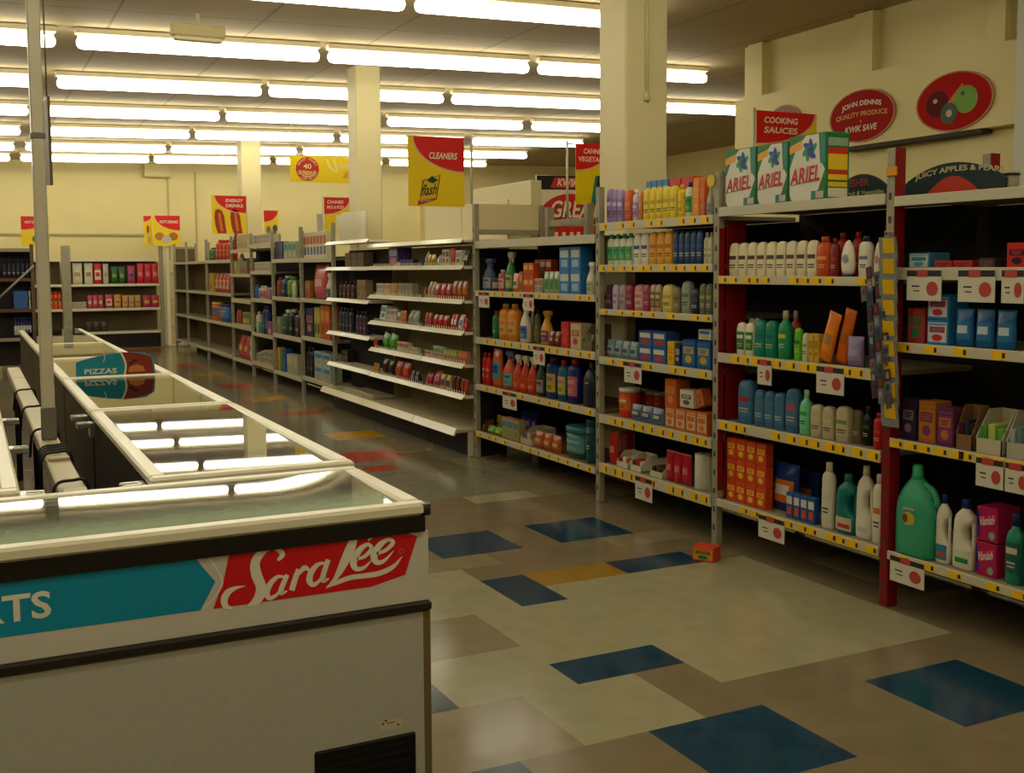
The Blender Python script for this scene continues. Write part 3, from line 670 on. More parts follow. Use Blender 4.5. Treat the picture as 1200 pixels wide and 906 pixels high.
# dark unit by the left of the pole
YK = 17.2; kx0 = onY(0, 350, YK)[0]-1.2; kx1 = onY(41, 340, YK)[0]
zk = [onY(20, y, YK)[1] for y in (291, 326, 362, 396)]
r = thing('dark_shelving_bay', ((kx0+kx1)/2, YK, 0), 'dark wooden shelving unit with a slanting brace, at the far end past the pole', 'shelving')
for x in (kx0, kx1-.05): part('post', MB().cbox(x, x+.05, YK, YK+.05, 0, zk[0]+.06, .004), [M('5c4a35')], r)
part('back_panel', MB().box(kx0, kx1, YK+.5, YK+.51, .1, zk[0]), [M('241a14')], r)
part('side_panel', MB().box(kx1-.012, kx1-.002, YK+.055, YK+.49, .1, zk[0]), [M('2c2018')], r)
for i, z in enumerate(zk):
    s = part('shelf', MB().cbox(kx0+.051, kx1-.053, YK+.01, YK+.48, z-.03, z-.004, .003), [M('3a2a1d')], r)
    part('price_strip', MB().cbox(kx0+.051, kx1-.051, YK-.006, YK+.009, z-.05, z, .002), [M('8f846a' if i in (0, 3) else '5a3320', .4)], r, parent=s)
a = onY(-4, 352, YK-.05); b_ = onY(40, 311, YK-.05)
part('brace', MB().tube([(a[0], YK-.03, a[1]), (b_[0], YK-.03, b_[1])], .018, n=6), [M('8d8a7c', .4)], r)

# ------------------------------------------------------------- products
_P = {}
def prod(kind, w, d, h, cols):
    """list of (part name, mesh) with the front towards -X, base centre at the origin"""
    key = (kind, round(w, 3), round(d, 3), round(h, 3), cols)
    if key in _P: return _P[key]
    c = list(cols)+['d0c8b0']*4; A, B_, C_, D_ = c[:4]
    out = []
    def P(nm, mb, cl, rough=.4): out.append((nm, mb.mesh(nm, [M(x, rough) for x in (cl if isinstance(cl, (list, tuple)) else [cl])])))
    rx, ry = d/2, w/2
    def bandlabel(z0, z1, e, grow=.001, col=B_, col2=C_, f=1.05, k=1.0):
        q = MB(); q.loft([(0, 0, z, rx*k+grow, ry*k+grow, e) for z in (z0, z1)], 0, 12, False, True, pi-f, pi+f)
        zm = z0+(z1-z0)*.62; q.loft([(0, 0, z, rx*k+grow*1.6, ry*k+grow*1.6, e) for z in (zm, zm+(z1-z0)*.2)], 1, 8, False, True, pi-f*.6, pi+f*.6)
        q.loft([(0, 0, z, rx*k+grow*2, ry*k+grow*2, e) for z in (z0+(z1-z0)*.3, z0+(z1-z0)*.36)], 2, 6, False, True, pi-f*.4, pi+f*.4); q.loft([(0, 0, z, rx*k+grow*2, ry*k+grow*2, e) for z in (z0+(z1-z0)*.18, z0+(z1-z0)*.23)], 2, 6, False, True, pi-f*.3, pi+f*.35); P('front_label', q, [col, col2, '3a3430' if sum(rgb(col)[:3]) > .7 else 'b0a890'])
    if kind == 'box':
        q = MB(); q.cbox(-rx, rx, -ry, ry, 0, h, .003); P('carton', q, A)
        q = MB(); q.box(-rx-.0008, -rx+.0005, -ry*.86, ry*.86, h*.12, h*.9, 0); q.box(-rx-.0014, -rx-.0008, -ry*.7, ry*.7, h*.5, h*.74, 1)
        q.disc((-rx-.0015, 0, h*.3), (0, -1, 0), (0, 0, 1), ry*.5, min(h*.14, ry*.5), 1, 12)
        for k in range(3): q.box(-rx-.0019, -rx-.0014, -ry*(.55-.1*k), ry*.5, h*(.66-.055*k), h*(.69-.055*k), 2)
        q.box(-rx-.0014, -rx-.0008, -ry*.8, ry*.8, h*.8, h*.85, 2); P('front_label', q, [B_, C_, A])
    elif kind == 'pack':      # small multi-coloured carton, front artwork in the mesh
        q = MB(); q.cbox(-rx, rx, -ry, ry, 0, h, .002); q.box(-rx-.001, -rx, -ry*.8, ry*.8, h*.55, h*.85, 1); q.box(-rx-.001, -rx, -ry*.6, ry*.6, h*.15, h*.45, 2)
        P('carton', q, [A, B_, C_])
    elif kind in ('bottle', 'slim', 'flat'):
        e = 2.6 if kind != 'flat' else 4
        if kind == 'slim': pr_, ct = [(0, .92), (.02, 1), (.62, 1), (.72, .85), (.78, .46), (.82, .42)], (.82, 1, .46)
        elif kind == 'flat': pr_, ct = [(0, .95), (.015, 1), (.8, 1), (.9, .9), (.96, .72), (.985, .5), (1, .2)], None
        else: pr_, ct = [(0, .92), (.02, 1), (.74, 1), (.81, .88), (.85, .6), (.86, .5)], (.86, 1, .52)
        q = MB(); q.loft([(0, 0, z*h, rx*k, ry*k, e) for z, k in pr_], 0, 14); P('body', q, A)
        if ct:
            q = MB(); q.loft([(0, 0, ct[0]*h, rx*ct[2], ry*ct[2], 2.2), (0, 0, (ct[1]-.01)*h, rx*ct[2]*.96, ry*ct[2]*.96, 2.2), (0, 0, ct[1]*h, rx*ct[2]*.8, ry*ct[2]*.8, 2.2)], 0, 12); P('cap', q, D_)
        bandlabel(h*.16, h*(.6 if kind != 'flat' else .72), e)
    elif kind == 'oval':      # upside-down oval bottle standing on its cap
        q = MB(); q.loft([(0, 0, 0, rx*.8, ry*.8, 2.2), (0, 0, h*.1, rx*.85, ry*.9, 2.2)], 0, 14); P('cap', q, D_)
        q = MB(); q.loft([(0, 0, h*(.1+.9*z), rx*k, ry*k, 2.2) for z, k in [(0, .84), (.12, .95), (.35, 1), (.6, .92), (.8, .7), (.92, .45), (.98, .2), (1, .05)]], 0, 14); P('body', q, A)
        q = MB(); q.disc((-rx-.0012, 0, h*.5), (0, -1, 0), (0, 0, 1), ry*.45, h*.12, 0, 14); P('front_label', q, [B_])
    elif kind == 'spray':
        q = MB(); q.loft([(0, 0, z*h, rx*k, ry*k, 2.6) for z, k in [(0, .9), (.02, 1), (.45, 1), (.6, .72), (.72, .42), (.78, .38)]], 0, 14); P('body', q, A)
        q = MB(); q.loft([(0, 0, h*.78, rx*.42, ry*.42, 2), (0, 0, h*.86, rx*.42, ry*.42, 2)], 0, 10)
        q.cbox(-rx*.5, rx*.5, -ry*1.0, ry*.55, h*.86, h, .006).cbox(-rx*.2, rx*.2, -ry*.75, -ry*.5, h*.72, h*.87, .004); P('trigger_head', q, D_)
        bandlabel(h*.1, h*.42, 2.6)
    elif kind == 'jug':
        e = 3
        o = ry*.18
        q = MB(); q.loft([(0, 0, 0, rx*.92, ry*.95, e), (0, 0, h*.03, rx, ry, e), (0, 0, h*.3, rx, ry, e), (0, ry*.26, h*.37, rx*.98, ry*.72, e), (0, ry*.37, h*.45, rx*.96, ry*.57, e), (0, ry*.36, h*.58, rx*.94, ry*.57, e), (0, ry*.16, h*.66, rx*.92, ry*.78, e), (0, 0, h*.7, rx*.9, ry*.92, e), (0, 0, h*.77, rx*.8, ry*.82, 2.6), (0, 0, h*.83, rx*.6, ry*.52, 2.2), (0, 0, h*.86, rx*.45, ry*.34, 2.2), (0, 0, h*.88, rx*.42, ry*.3, 2.2)], 0, 18); P('body', q, A)
        q = MB(); q.tube(crom([(0, -ry*.55, h*.74), (0, -ry*.76, h*.68), (0, -ry*.8, h*.58), (0, -ry*.8, h*.45), (0, -ry*.78, h*.28)], 5), min(rx*.36, ry*.2), n=8); P('handle', q, A)
        q = MB(); q.loft([(0, 0, h*.875, rx*.5, ry*.36, 2.2), (0, 0, h*.985, rx*.46, ry*.33, 2.2), (0, 0, h, rx*.38, ry*.27, 2.2)], 0, 12); P('cap', q, D_)
        q = MB(); q.loft([(0, 0, z, rx+.0012, ry+.0012, e) for z in (h*.06, h*.28)], 0, 12, False, True, pi-.8, pi+.8)
        q.loft([(0, 0, z, rx+.0018, ry+.0018, e) for z in (h*.1, h*.17)], 1, 8, False, True, pi-.35, pi+.6); P('front_label', q, [B_, C_])
    elif kind == 'bigjug':
        e = 3.2
        q = MB(); q.loft([(0, 0, 0, rx*.94, ry*.96, e), (0, 0, h*.03, rx, ry, e), (0, 0, h*.45, rx, ry, e), (0, 0, h*.6, rx*.96, ry*.92, e), (0, ry*.04, h*.7, rx*.85, ry*.75, 2.6), (0, ry*.08, h*.8, rx*.62, ry*.45, 2.2), (0, ry*.1, h*.85, rx*.4, ry*.28, 2)], 0, 20); P('body', q, A)
        q = MB(); q.tube(crom([(0, -ry*.2, h*.8), (0, -ry*.72, h*.74), (0, -ry*.97, h*.62), (0, -ry*.95, h*.42)], 5), rx*.24, n=8); P('handle', q, A)
        q = MB(); q.loft([(0, ry*.1, h*.845, rx*.42, ry*.3, 2), (0, ry*.1, h*.9, rx*.36, ry*.24, 2), (0, ry*.1, h*.985, rx*.34, ry*.22, 2), (0, ry*.1, h, rx*.25, ry*.18, 2)], 0, 14); P('cap', q, D_)
        q = MB(); q.disc((-rx-.002, .0, h*.42), (0, -1, 0), (0, 0, 1), ry*.36, h*.075, 0, 16); q.disc((-rx-.0026, ry*.18, h*.42), (0, -1, 0), (0, 0, 1), ry*.16, h*.05, 1, 12); q.box(-rx-.0022, -rx-.0012, -ry*.3, ry*.3, h*.52, h*.54, 2); P('front_label', q, [B_, C_, 'c0a090'])
    elif kind == 'can':
        q = MB(); q.loft([(0, 0, 0, rx*.98, ry*.98, 2), (0, 0, h*.03, rx, ry, 2), (0, 0, h*.86, rx, ry, 2)], 0, 18); P('body', q, A)
        q = MB(); q.loft([(0, 0, h*.861, rx*1.03, ry*1.03, 2), (0, 0, h*.97, rx*1.03, ry*1.03, 2), (0, 0, h, rx*.94, ry*.94, 2)], 0, 18); P('lid', q, D_)
        bandlabel(h*.25, h*.7, 2, .001)
    elif kind == 'roll':
        q = MB(); q.loft([(0, 0, 0, rx*.96, ry*.96, 2), (0, 0, h*.02, rx, ry, 2), (0, 0, h*.98, rx, ry, 2), (0, 0, h, rx*.95, ry*.95, 2)], 0, 18); P('roll', q, A, .8)
        q = MB(); q.loft([(0, 0, h, rx*.3, ry*.3, 2), (0, 0, h+.002, rx*.3, ry*.3, 2)], 0, 12); P('core', q, '5a4a30', .8)
    elif kind == 'bag':
        q = MB(); q.loft([(0, 0, h*z, max(.003, rx*k), ry*s, 2.4) for z, k, s in [(0, .55, .96), (.06, .8, .98), (.25, 1, 1), (.5, .95, .96), (.72, .75, .97), (.88, .35, 1), (.94, .08, 1.02), (1, .05, 1)]], 0, 16); P('pouch', q, A, .22)
        q = MB(); q.loft([(0, 0, h*z, rx*k+.0015, ry*s, 2.4) for z, k, s in [(.2, .97, .99), (.35, 1, .99), (.5, .95, .96), (.66, .81, .965)]], 0, 10, False, True, pi-.9, pi+.9)
        q.loft([(0, 0, h*z, rx*k+.003, ry*s, 2.4) for z, k, s in [(.36, 1, .99), (.5, .95, .96), (.56, .9, .96)]], 1, 8, False, True, pi-.6, pi+.5); P('front_label', q, [B_, C_], .25)
    elif kind == 'sweets':    # small pillow pack
        q = MB(); q.loft([(0, 0, h*z, max(.003, rx*k), ry*s, 2.4) for z, k, s in [(0, .4, .98), (.15, .9, 1), (.5, 1, .97), (.8, .6, .98), (.93, .08, 1), (1, .05, 1)]], 0, 12)
        q.loft([(0, 0, h*z, rx*k+.002, ry*s, 2.4) for z, k, s in [(.3, .96, .98), (.5, 1, .97), (.65, .86, .97)]], 1, 8, False, True, pi-.8, pi+.8)
        P('pouch', q, [A, B_], .25)
    elif kind == 'tub':
        q = MB(); q.loft([(0, 0, 0, rx*.85, ry*.88, 3), (0, 0, h*.8, rx, ry, 3)], 0, 18); P('body', q, A)
        q = MB(); q.loft([(0, 0, h*.8, rx*1.04, ry*1.04, 3), (0, 0, h*.96, rx*1.04, ry*1.04, 3), (0, 0, h, rx*.96, ry*.96, 3)], 0, 18); P('lid', q, D_)
        bandlabel(h*.2, h*.66, 3, .004, k=.94)
    elif kind == 'tray':      # open display carton with packets in it
        t = .004; q = MB()
        q.box(-rx, rx, -ry, ry, 0, t).box(rx-t, rx, -ry, ry, t, h).box(-rx, -rx+t, -ry, ry, t, h*.35)
        for s in (-1, 1): q.slab([(-rx, s*ry, 0), (rx, s*ry, 0), (rx, s*ry, h), (0, s*ry, h), (-rx, s*ry, h*.35)], (0, -s*t, 0))
        P('carton', q, A, .7)
        for k in range(3):
            q = MB(); y = -ry+w*(k+.5)/3; q.cbox(-rx*.8, rx*.7, y-w*.14, y+w*.14, t, h*(.62+.08*(k % 2)), .004); P('packet', q, [B_, C_, D_][k], .35)
    _P[key] = out
    return out
NEAR = 'x'
REG = []      # (root, look, shelf phrase, order key)
def place(kind, name, look, w, d, h, cols, loc, where, order, rotz=0, tilt=0, lean=0, group=None, cat=None):
    ms = prod(kind, w, d, h, cols)
    if len(ms) == 1: r = link(name, ms[0][1], None, loc)
    else:
        r = link(name, None, None, loc)
        for nm, me in ms: link(nm, me, r)
    r.rotation_euler = (tilt, lean, rotz)
    r['category'] = cat or name.split('_')[-1]; r['group'] = group or f'{look}s on the {where}'
    REG.append((r, look, where, order)); return r
DEP = dict(box=1.1, pack=.7, bottle=.62, slim=.75, flat=.6, oval=.5, spray=.6, jug=.62, bigjug=.62, can=1, roll=1, bag=.4, sweets=.45, tub=.8, tray=1.2)
def stock(where, zs, rows, X=XF, inset=.045, dmax=.3, lim=None):
    """rows: (shelf index, px left, px right, px top, count, kind, name, look, colours[, options])"""
    for row in rows:
        si, xa, xb, yt, n, kind, name, look, cols = row[:9]; op = row[9] if len(row) > 9 else {}
        Xf = X+inset+op.get('b', 0); zd = zs[si]
        base = (zd[0] if isinstance(zd, tuple) else zd)-.005
        ya, z1 = onX(xa, yt, Xf); yb_, z2 = onX(xb, op.get('yr', yt), Xf)
        ztop = (z1+z2)/2
        if 'yb' in op: base = onX((xa+xb)/2, op['yb'], Xf)[1]
        lv = op.get('lv', 1); hh = (ztop-base)/lv
        if hh < .02: hh = .03
        if lim: yb_ = max(yb_, lim[0]+.028); ya = min(ya, lim[1]-.028)
        L = ya-yb_; W_ = L/n
        for k in range(n):
            for l in range(lv):
                w = W_*op.get('fill', .93); d = min(max(w*DEP[kind], .03), op.get('d', dmax))
                y = ya-W_*(k+.5)
                sh = SHELF[len(zs)][si] if 'sh' not in op else op['sh']
                lk = look
                if lv > 1: lk = look+' '+['low down', 'in the middle', 'on top'][l if lv == 3 else 2*l]
                vz = 1+op.get('vary', 0)*math.sin(37.1*k+si)
                h2 = hh*vz
                base2 = base+abs(math.sin(op.get('lean', 0)))*d/2+abs(math.sin(op.get('tilt', 0)))*w/2; dx = 0
                place(kind, name, lk, w, d, h2-.001, cols, (Xf+d/2+dx, y, base2+l*hh), f'{sh}, {where}', -y, 0, op.get('tilt', 0), op.get('lean', 0), cat=op.get('cat'))
SHELF = {4: ['top shelf', 'second shelf', 'third shelf', 'bottom shelf'], 5: ['top shelf', 'second shelf', 'third shelf', 'fourth shelf', 'bottom shelf'],
         6: ['top shelf', 'second shelf', 'third shelf', 'fourth shelf', 'fifth shelf', 'bottom shelf'], 3: ['top shelf', 'middle shelf', 'bottom shelf'],
         7: ['top shelf', 'second shelf', 'third shelf', 'fourth shelf', 'fifth shelf', 'sixth shelf', 'base']}
CR = 'd2c6a2'; WH = 'd8d2bd'

# bay with the three green detergent cartons
GB = 'bay under green cartons'
stock(GB, ZB, [
 (1, 848, 957, 283, 9, 'flat', 'shampoo_bottle', 'cream bottle with brown crest', ('d8cba6', 'd8cba6', '4a3a28'), {'fill': .9, 'yr': 283}),
 (1, 954, 971, 277, 1, 'bottle', 'shower_gel_bottle', 'glossy orange bottle', ('c2480c', 'c2480c', 'e08a40', 'c2480c')),
 (1, 972, 981, 279, 1, 'bottle', 'shower_gel_bottle', 'dark red narrow bottle', ('7c1a0c', '7c1a0c', '992a1c', '7c1a0c')),
 (1, 983, 999, 281, 1, 'oval', 'lotion_bottle', 'white oval bottle with navy foot', ('dcd5bf', '8a8f98', '8a8f98', '20284a')),
 (1, 1004, 1019, 276, 1, 'bottle', 'lotion_bottle', 'white bottle with navy cap', ('d6d0bb', 'd6d0bb', '6b7488', '1c2440')),
 (1, 1022, 1034, 282, 1, 'oval', 'lotion_bottle', 'pinkish white oval bottle', ('d8c8b4', 'aa8888', 'aa8888', 'c8b8a0')),
 (1, 976, 1012, 272, 2, 'bottle', 'shower_gel_bottle', 'red orange bottle at the back', ('b82c10', 'b82c10', 'c84a20', 'b82c10'), {'b': .16, 'fill': .6}),
 (2, 862, 882, 378, 2, 'flat', 'soap_bottle', 'white bottle with green leaf', ('d6d2b8', '2f7a3a', 'd6d2b8'), {'fill': .9}),
 (2, 868, 889, 366, 2, 'bottle', 'soap_bottle', 'white bottle with blue cap behind', ('d6d2b8', 'd6d2b8', 'd6d2b8', '16306e'), {'b': .13, 'fill': .85}),
 (2, 883, 908, 375, 2, 'flat', 'shampoo_bottle', 'teal green bottle', ('0f7a5c', '0f7a5c', '1b5f6a'), {'fill': .92}),
 (2, 909.5, 922.5, 364, 1, 'slim', 'shampoo_bottle', 'green bottle with pale neck', ('1f8a5a', '1f8a5a', 'b8b030', 'a8a888')),
 (2, 924, 934, 364, 1, 'slim', 'shampoo_bottle', 'pink red bottle with pale neck', ('a8423a', 'a8423a', 'a8423a', 'a89a80'), {'b': .1}),
 (2, 930, 938, 384, 1, 'flat', 'lotion_tube', 'lime green tube', ('58b020', '58b020', '2c6a3a')),
 (2, 939.5, 946, 390, 1, 'flat', 'lotion_tube', 'pale cream tube', ('c4c09c', 'c4c09c', '8a8a60')),
 (2, 947, 960, 391, 2, 'box', 'soap_carton', 'small yellow carton', ('c49a28', 'c49a28', '7a6a28'), {'fill': .88}),
 (2, 957, 972, 366, 1, 'bag', 'cotton_wool_bag', 'tall orange bag leaning over', ('d8741a', 'e08020', 'a07a48'), {'tilt': .3, 'd': .1}),
 (2, 977, 991, 362, 1, 'bag', 'cotton_wool_bag', 'deep orange bag leaning over', ('c85c12', 'c85c12', 'a05a20'), {'tilt': .25, 'b': .02, 'd': .09}),
 (2, 990, 1010, 394, 1, 'bag', 'wipes_pack', 'shiny lilac pack', ('7c6a92', '8c7aa0', '9a94b0'), {'d': .12}),
 (3, 862, 881, 445, 1, 'flat', 'shower_gel_bottle', 'tall blue bottle with red badge', ('3a6c8e', '3a6c8e', 'a02838'), {'fill': .85}),
 (3, 883, 918, 458, 3, 'flat', 'shower_gel_bottle', 'steel blue bottle', ('38688a', '41708e', '4a6a74')),
 (3, 919, 934, 455, 1, 'flat', 'shower_gel_bottle', 'blue bottle with pink badge', ('3a6488', '4a6a88', 'b04060')),
 (3, 935, 947, 457, 1, 'slim', 'bubble_bath_bottle', 'mint green bottle', ('6cc08a', '74c690', '3a9a4a', '9ac8a0')),
 (3, 948.5, 976, 475, 2, 'flat', 'bath_milk_bottle', 'beige rounded bottle', ('b4a684', 'b4a684', 'c0ae8c')),
 (3, 977, 995, 476, 1, 'flat', 'bath_milk_bottle', 'beige bottle with green leaf', ('b2a884', 'b2a884', '6a8a40'), {'fill': .85}),
 (3, 996, 1008, 480, 1, 'flat', 'bath_milk_bottle', 'dull brown bottle', ('6e5f46', '6e5f46', '5a6a38'), {'b': .03}),
 (3, 1009, 1020, 476, 1, 'slim', 'shower_gel_bottle', 'black slim bottle', ('1c1512', '1c1512', '3a5a20', '2a1a14'), {'b': .03}),
 (3, 1022, 1033, 484, 1, 'bottle', 'shower_gel_bottle', 'bright red bottle', ('b01c14', 'b01c14', 'c03c28', 'b01c14')),
 (4, 850, 898, 516, 4, 'box', 'washing_tablet_carton', 'red orange carton', ('c8421c', 'd04a1e', 'e0b838'), {'lv': 3, 'fill': .96, 'd': .05}),
 (4, 902, 932, 543, 1, 'bag', 'washing_powder_bag', 'big blue bag with orange roundel', ('1c3a7c', 'd06a18', 'c8c4b4'), {'b': .06, 'd': .12}),
 (4, 933, 957, 552, 1, 'bag', 'washing_powder_bag', 'dark blue bag with orange mark', ('1a3068', '1a3068', 'c86a20'), {'b': .19, 'd': .1}),
 (4, 921, 955, 580, 4, 'pack', 'washing_sachet_box', 'small blue and white box', ('20508c', 'c8c4b4', 'c04a28'), {'b': 0}),
 (4, 961, 975, 542, 1, 'bottle', 'bleach_bottle', 'tall white bottle', ('ccc6b0', 'ccc6b0', 'c0bca8', 'ccc6b0')),
 (4, 976, 1000, 556, 1, 'jug', 'washing_liquid_jug', 'dark teal jug with red label', ('126a66', 'b8b090', 'b03028', '2a6a70')),
 (4, 1001, 1020, 546, 1, 'jug', 'softener_jug', 'tall white jug', ('cfc9b4', 'cfc9b4', 'b8b4a4', 'c8c2ac')),
 (4, 1021, 1034, 556, 1, 'bottle', 'softener_bottle', 'white bottle with orange mark', ('d0cab6', 'd0cab6', 'c86a38', 'c8c2ac')),
], lim=(YP[1], YP[2]-.018))
# three big detergent cartons on top, with their printed fronts
def green_carton(xa, xb, yt, lab):
    Xf = XF+.02; z0 = 1.809-.005
    ya, z1 = onX(xa, yt, Xf); yb_, _ = onX(xb, yt, Xf); w = ya-yb_; h = z1-z0; ym = (ya+yb_)/2; d = .14
    r = thing('detergent_carton', (Xf+d/2, ym, z0), lab, 'carton', 'green detergent cartons on top shelf')
    q = MB(); q.cbox(Xf, Xf+d, yb_, ya, z0, z1, .003); part('carton', q, [M('0f6a2c', .35)], r)
    def f(u, v, o=.001): return (Xf-o, ya-u*w, z0+v*h)
    q = MB()
    q.poly([f(.1, .015), f(.58, .015), f(.8, .17), f(.965, .46), f(.83, .62), f(.8, .985), f(.46, .985), f(.2, .8), f(.03, .52), f(.03, .12)], 0)     # white flash
    q.poly([f(.72, .02, .0015), f(.97, .3, .0015), f(.97, .02, .0015)], 5)
    q.poly([f(.02, .73, .0015), f(.36, .80, .0015), f(.36, .92, .0015), f(.02, .85, .0015)], 4)             # orange corner strip
    q.poly([f(.84, .55, .0016), f(.97, .55, .0016), f(.97, .98, .0016), f(.84, .98, .0016)], 6)
    for a, c in ((.2, 2), (2.2, 3), (4.1, 2), (1.2, 3), (3.2, 2), (5.2, 3)):
        q.disc(f(.57+.09*cos(a), .76+.075*sin(a), .002+.0002*a), (0, -cos(a+.6), sin(a+.6)), (0, sin(a+.6), cos(a+.6)), w*.13, w*.055, c, 14)
    q.disc(f(.57, .76, .0045), (0, -1, 0), (0, 0, 1), w*.06, w*.06, 3, 12)
    q.text('ARIEL', f(.46, .4, .003), (0, -.995, .06), (0, .0, 1), h*.24, w*.8, 1, .14)
    q.poly([f(.08, .25, .0016), f(.8, .31, .0016), f(.8, .32, .0016), f(.08, .26, .0016)], 5)
    q.poly([f(.62, .03, .0025), f(.95, .03, .0025), f(.95, .15, .0025), f(.62, .15, .0025)], 6); q.poly([f(.74, .04, .003), f(.94, .04, .003), f(.94, .14, .003), f(.74, .14, .003)], 7)
    part('front_label', q, [M(c, .35) for c in ('cfcdbb', 'b81420', '1f8a3c', '1a3f94', 'd89a20', '15702f', '2a7a6c', 'b8a8a4')], r)
    q = MB(); y = yb_-.001
    for za, zb2, c in ((.05, .18, 0), (.2, .27, 1), (.3, .38, 1), (.38, .44, 2), (.45, .68, 1), (.68, .77, 2), (.8, .92, 3)):
        q.poly([(Xf+.01, y, z0+h*za), (Xf+d-.012, y, z0+h*za), (Xf+d-.012, y, z0+h*zb2), (Xf+.01, y, z0+h*zb2)], c)
    part('side_label', q, [M(c, .4) for c in ('c9c4b0', 'd4b420', 'c02818', '7f9a80')], r)
green_carton(850, 886.5, 177, 'tall green and white ARIEL detergent carton, farthest of three')
green_carton(887.5, 924, 171, 'tall green and white ARIEL detergent carton, middle of three')
green_carton(925, 969, 161, 'tall green and white ARIEL detergent carton beside the red post, near one of three')

# near bay framed in red
AB = 'red framed bay'
stock(AB, ZA, [
 (1, 1064, 1090, 296, 1, 'box', 'wipes_pack', 'flat blue and white pack', ('3a7a94', 'c4c8c0', '4a90a0'), {'d': .25}),
 (1, 1094, 1140, 305, 2, 'box', 'cloth_pack', 'low red packet', ('a02820', 'a83028', '802018'), {'d': .2}),
 (1, 1146, 1166, 302, 1, 'box', 'cloth_pack', 'low dark packet', ('3a2c24', '4a382c', '6a4a34'), {'d': .2}),
 (1, 1179, 1206, 284, 1, 'box', 'firelighter_box', 'red box with dark roundel', ('b81c12', 'b81c12', '2a1410'), {'d': .2}),
 (2, 1063, 1084, 361, 1, 'box', 'dishwasher_carton', 'salmon red carton with green badge', ('a83a34', 'b0443a', '1f7a50'), {'d': .1}),
 (2, 1086, 1113, 345, 1, 'box', 'washing_tablet_carton', 'light blue carton with red letters', ('2a78b0', 'c4ccd0', 'c0302c'), {'lv': 2, 'd': .12}),
 (2, 1117, 1190, 362, 3, 'bag', 'rinse_pouch', 'blue pouch with white swirl', ('1a5a90', '2a70a4', 'b4c4c8'), {'fill': .88, 'd': .12}),
 (3, 1056, 1074, 468, 1, 'box', 'soap_carton', 'dark violet carton', ('2c2038', '3a2a48', '8a7a90'), {'d': .12}),
 (3, 1076, 1097, 470, 1, 'box', 'soap_carton', 'orange carton with purple corner', ('a8642a', 'b87030', '7a3a5a'), {'d': .12}),
 (3, 1098, 1118, 478, 1, 'box', 'soap_carton', 'purple and orange carton', ('5a2c50', '7a3a60', 'b86a30'), {'d': .1}),
 (3, 1120, 1141, 476, 1, 'tray', 'display_tray', 'open brown display tray', ('7a5a38', '26201c', '2a2a3a', '4a1c18'), {'d': .2}),
 (3, 1143, 1176, 482, 1, 'tray', 'display_tray', 'cream display tray of green sponges', ('b8ae92', '5a9a38', 'a8b858', '4a8a3a'), {'d': .2}),
 (3, 1179, 1206, 484, 1, 'tray', 'display_tray', 'pale tray of silvery cans', ('a8a48e', '8a9a9a', '5a7a80', '9aa4a0'), {'d': .2}),
 (4, 1044, 1088, 546, 1, 'bigjug', 'fabric_softener_jug', 'big mint green jug', ('3a9a74', 'b8a83a', '6a4a20', '3fae74'), {'b': -.035, 'fill': .99}),
 (4, 1095, 1112, 580, 1, 'jug', 'laundry_liquid_jug', 'white jug with blue cap, teal foot', ('d2ccb8', '2a7a94', 'b04838', '16286a')),
 (4, 1113.5, 1140, 586, 1, 'jug', 'laundry_liquid_jug', 'white jug with blue cap, green lettering', ('d2ccb8', 'c4c8a8', '2f7a4c', '16286a')),
 (4, 1176, 1196, 602, 1, 'slim', 'stain_remover_bottle', 'teal bottle with navy cap', ('1f8064', '1a5a50', 'c4b8a0', '1c2850')),
 (4, 1199, 1216, 612, 1, 'bottle', 'stain_remover_bottle', 'pink bottle at the end', ('b02860', 'b02860', 'c86a90', 'b02860')),
], lim=(YP[0], YP[1]))
def pink_box(xa, xb, yt, yb2, lab):
    Xf = XF+.05; ya, z1 = onX(xa, yt, Xf); yb_, _ = onX(xb, yt, Xf); z0 = onX(xa, yb2, Xf)[1]
    if yb2 > 660: z0 = .252
    w = ya-yb_; h = z1-z0; d = .13
    r = thing('stain_remover_carton', (Xf+d/2, (ya+yb_)/2, z0), lab, 'carton', 'pink stain remover cartons')
    part('carton', MB().cbox(Xf, Xf+d, yb_, ya, z0, z1, .003), [M('a8184e', .35)], r)
    q = MB(); f = lambda u, v, o=.001: (Xf-o, ya-u*w, z0+v*h)
    q.poly([f(.1, .35), f(.92, .6), f(.92, .88), f(.1, .66)], 0); q.poly([f(.02, .1), f(.2, .1), f(.12, .9), f(.02, .9)], 2)
    q.text('Vanish', f(.5, .62, .002), (0, -.97, .23), (0, .0, 1), h*.26, w*.74, 1, .2)
    q.disc(f(.74, .2, .0015), (0, -1, 0), (0, 0, 1), w*.14, h*.12, 3, 14)
    part('front_label', q, [M(c, .4) for c in ('c8284c', 'd8c8d0', '3a2a7a', '8aa08c')], r)
    return z1
zt_ = pink_box(1143, 1168, 633, 674, 'pink Vanish stain remover carton, lower one of the stacked pair')
pink_box(1145, 1170, 592, 632, 'pink Vanish stain remover carton, upper one of the stacked pair')

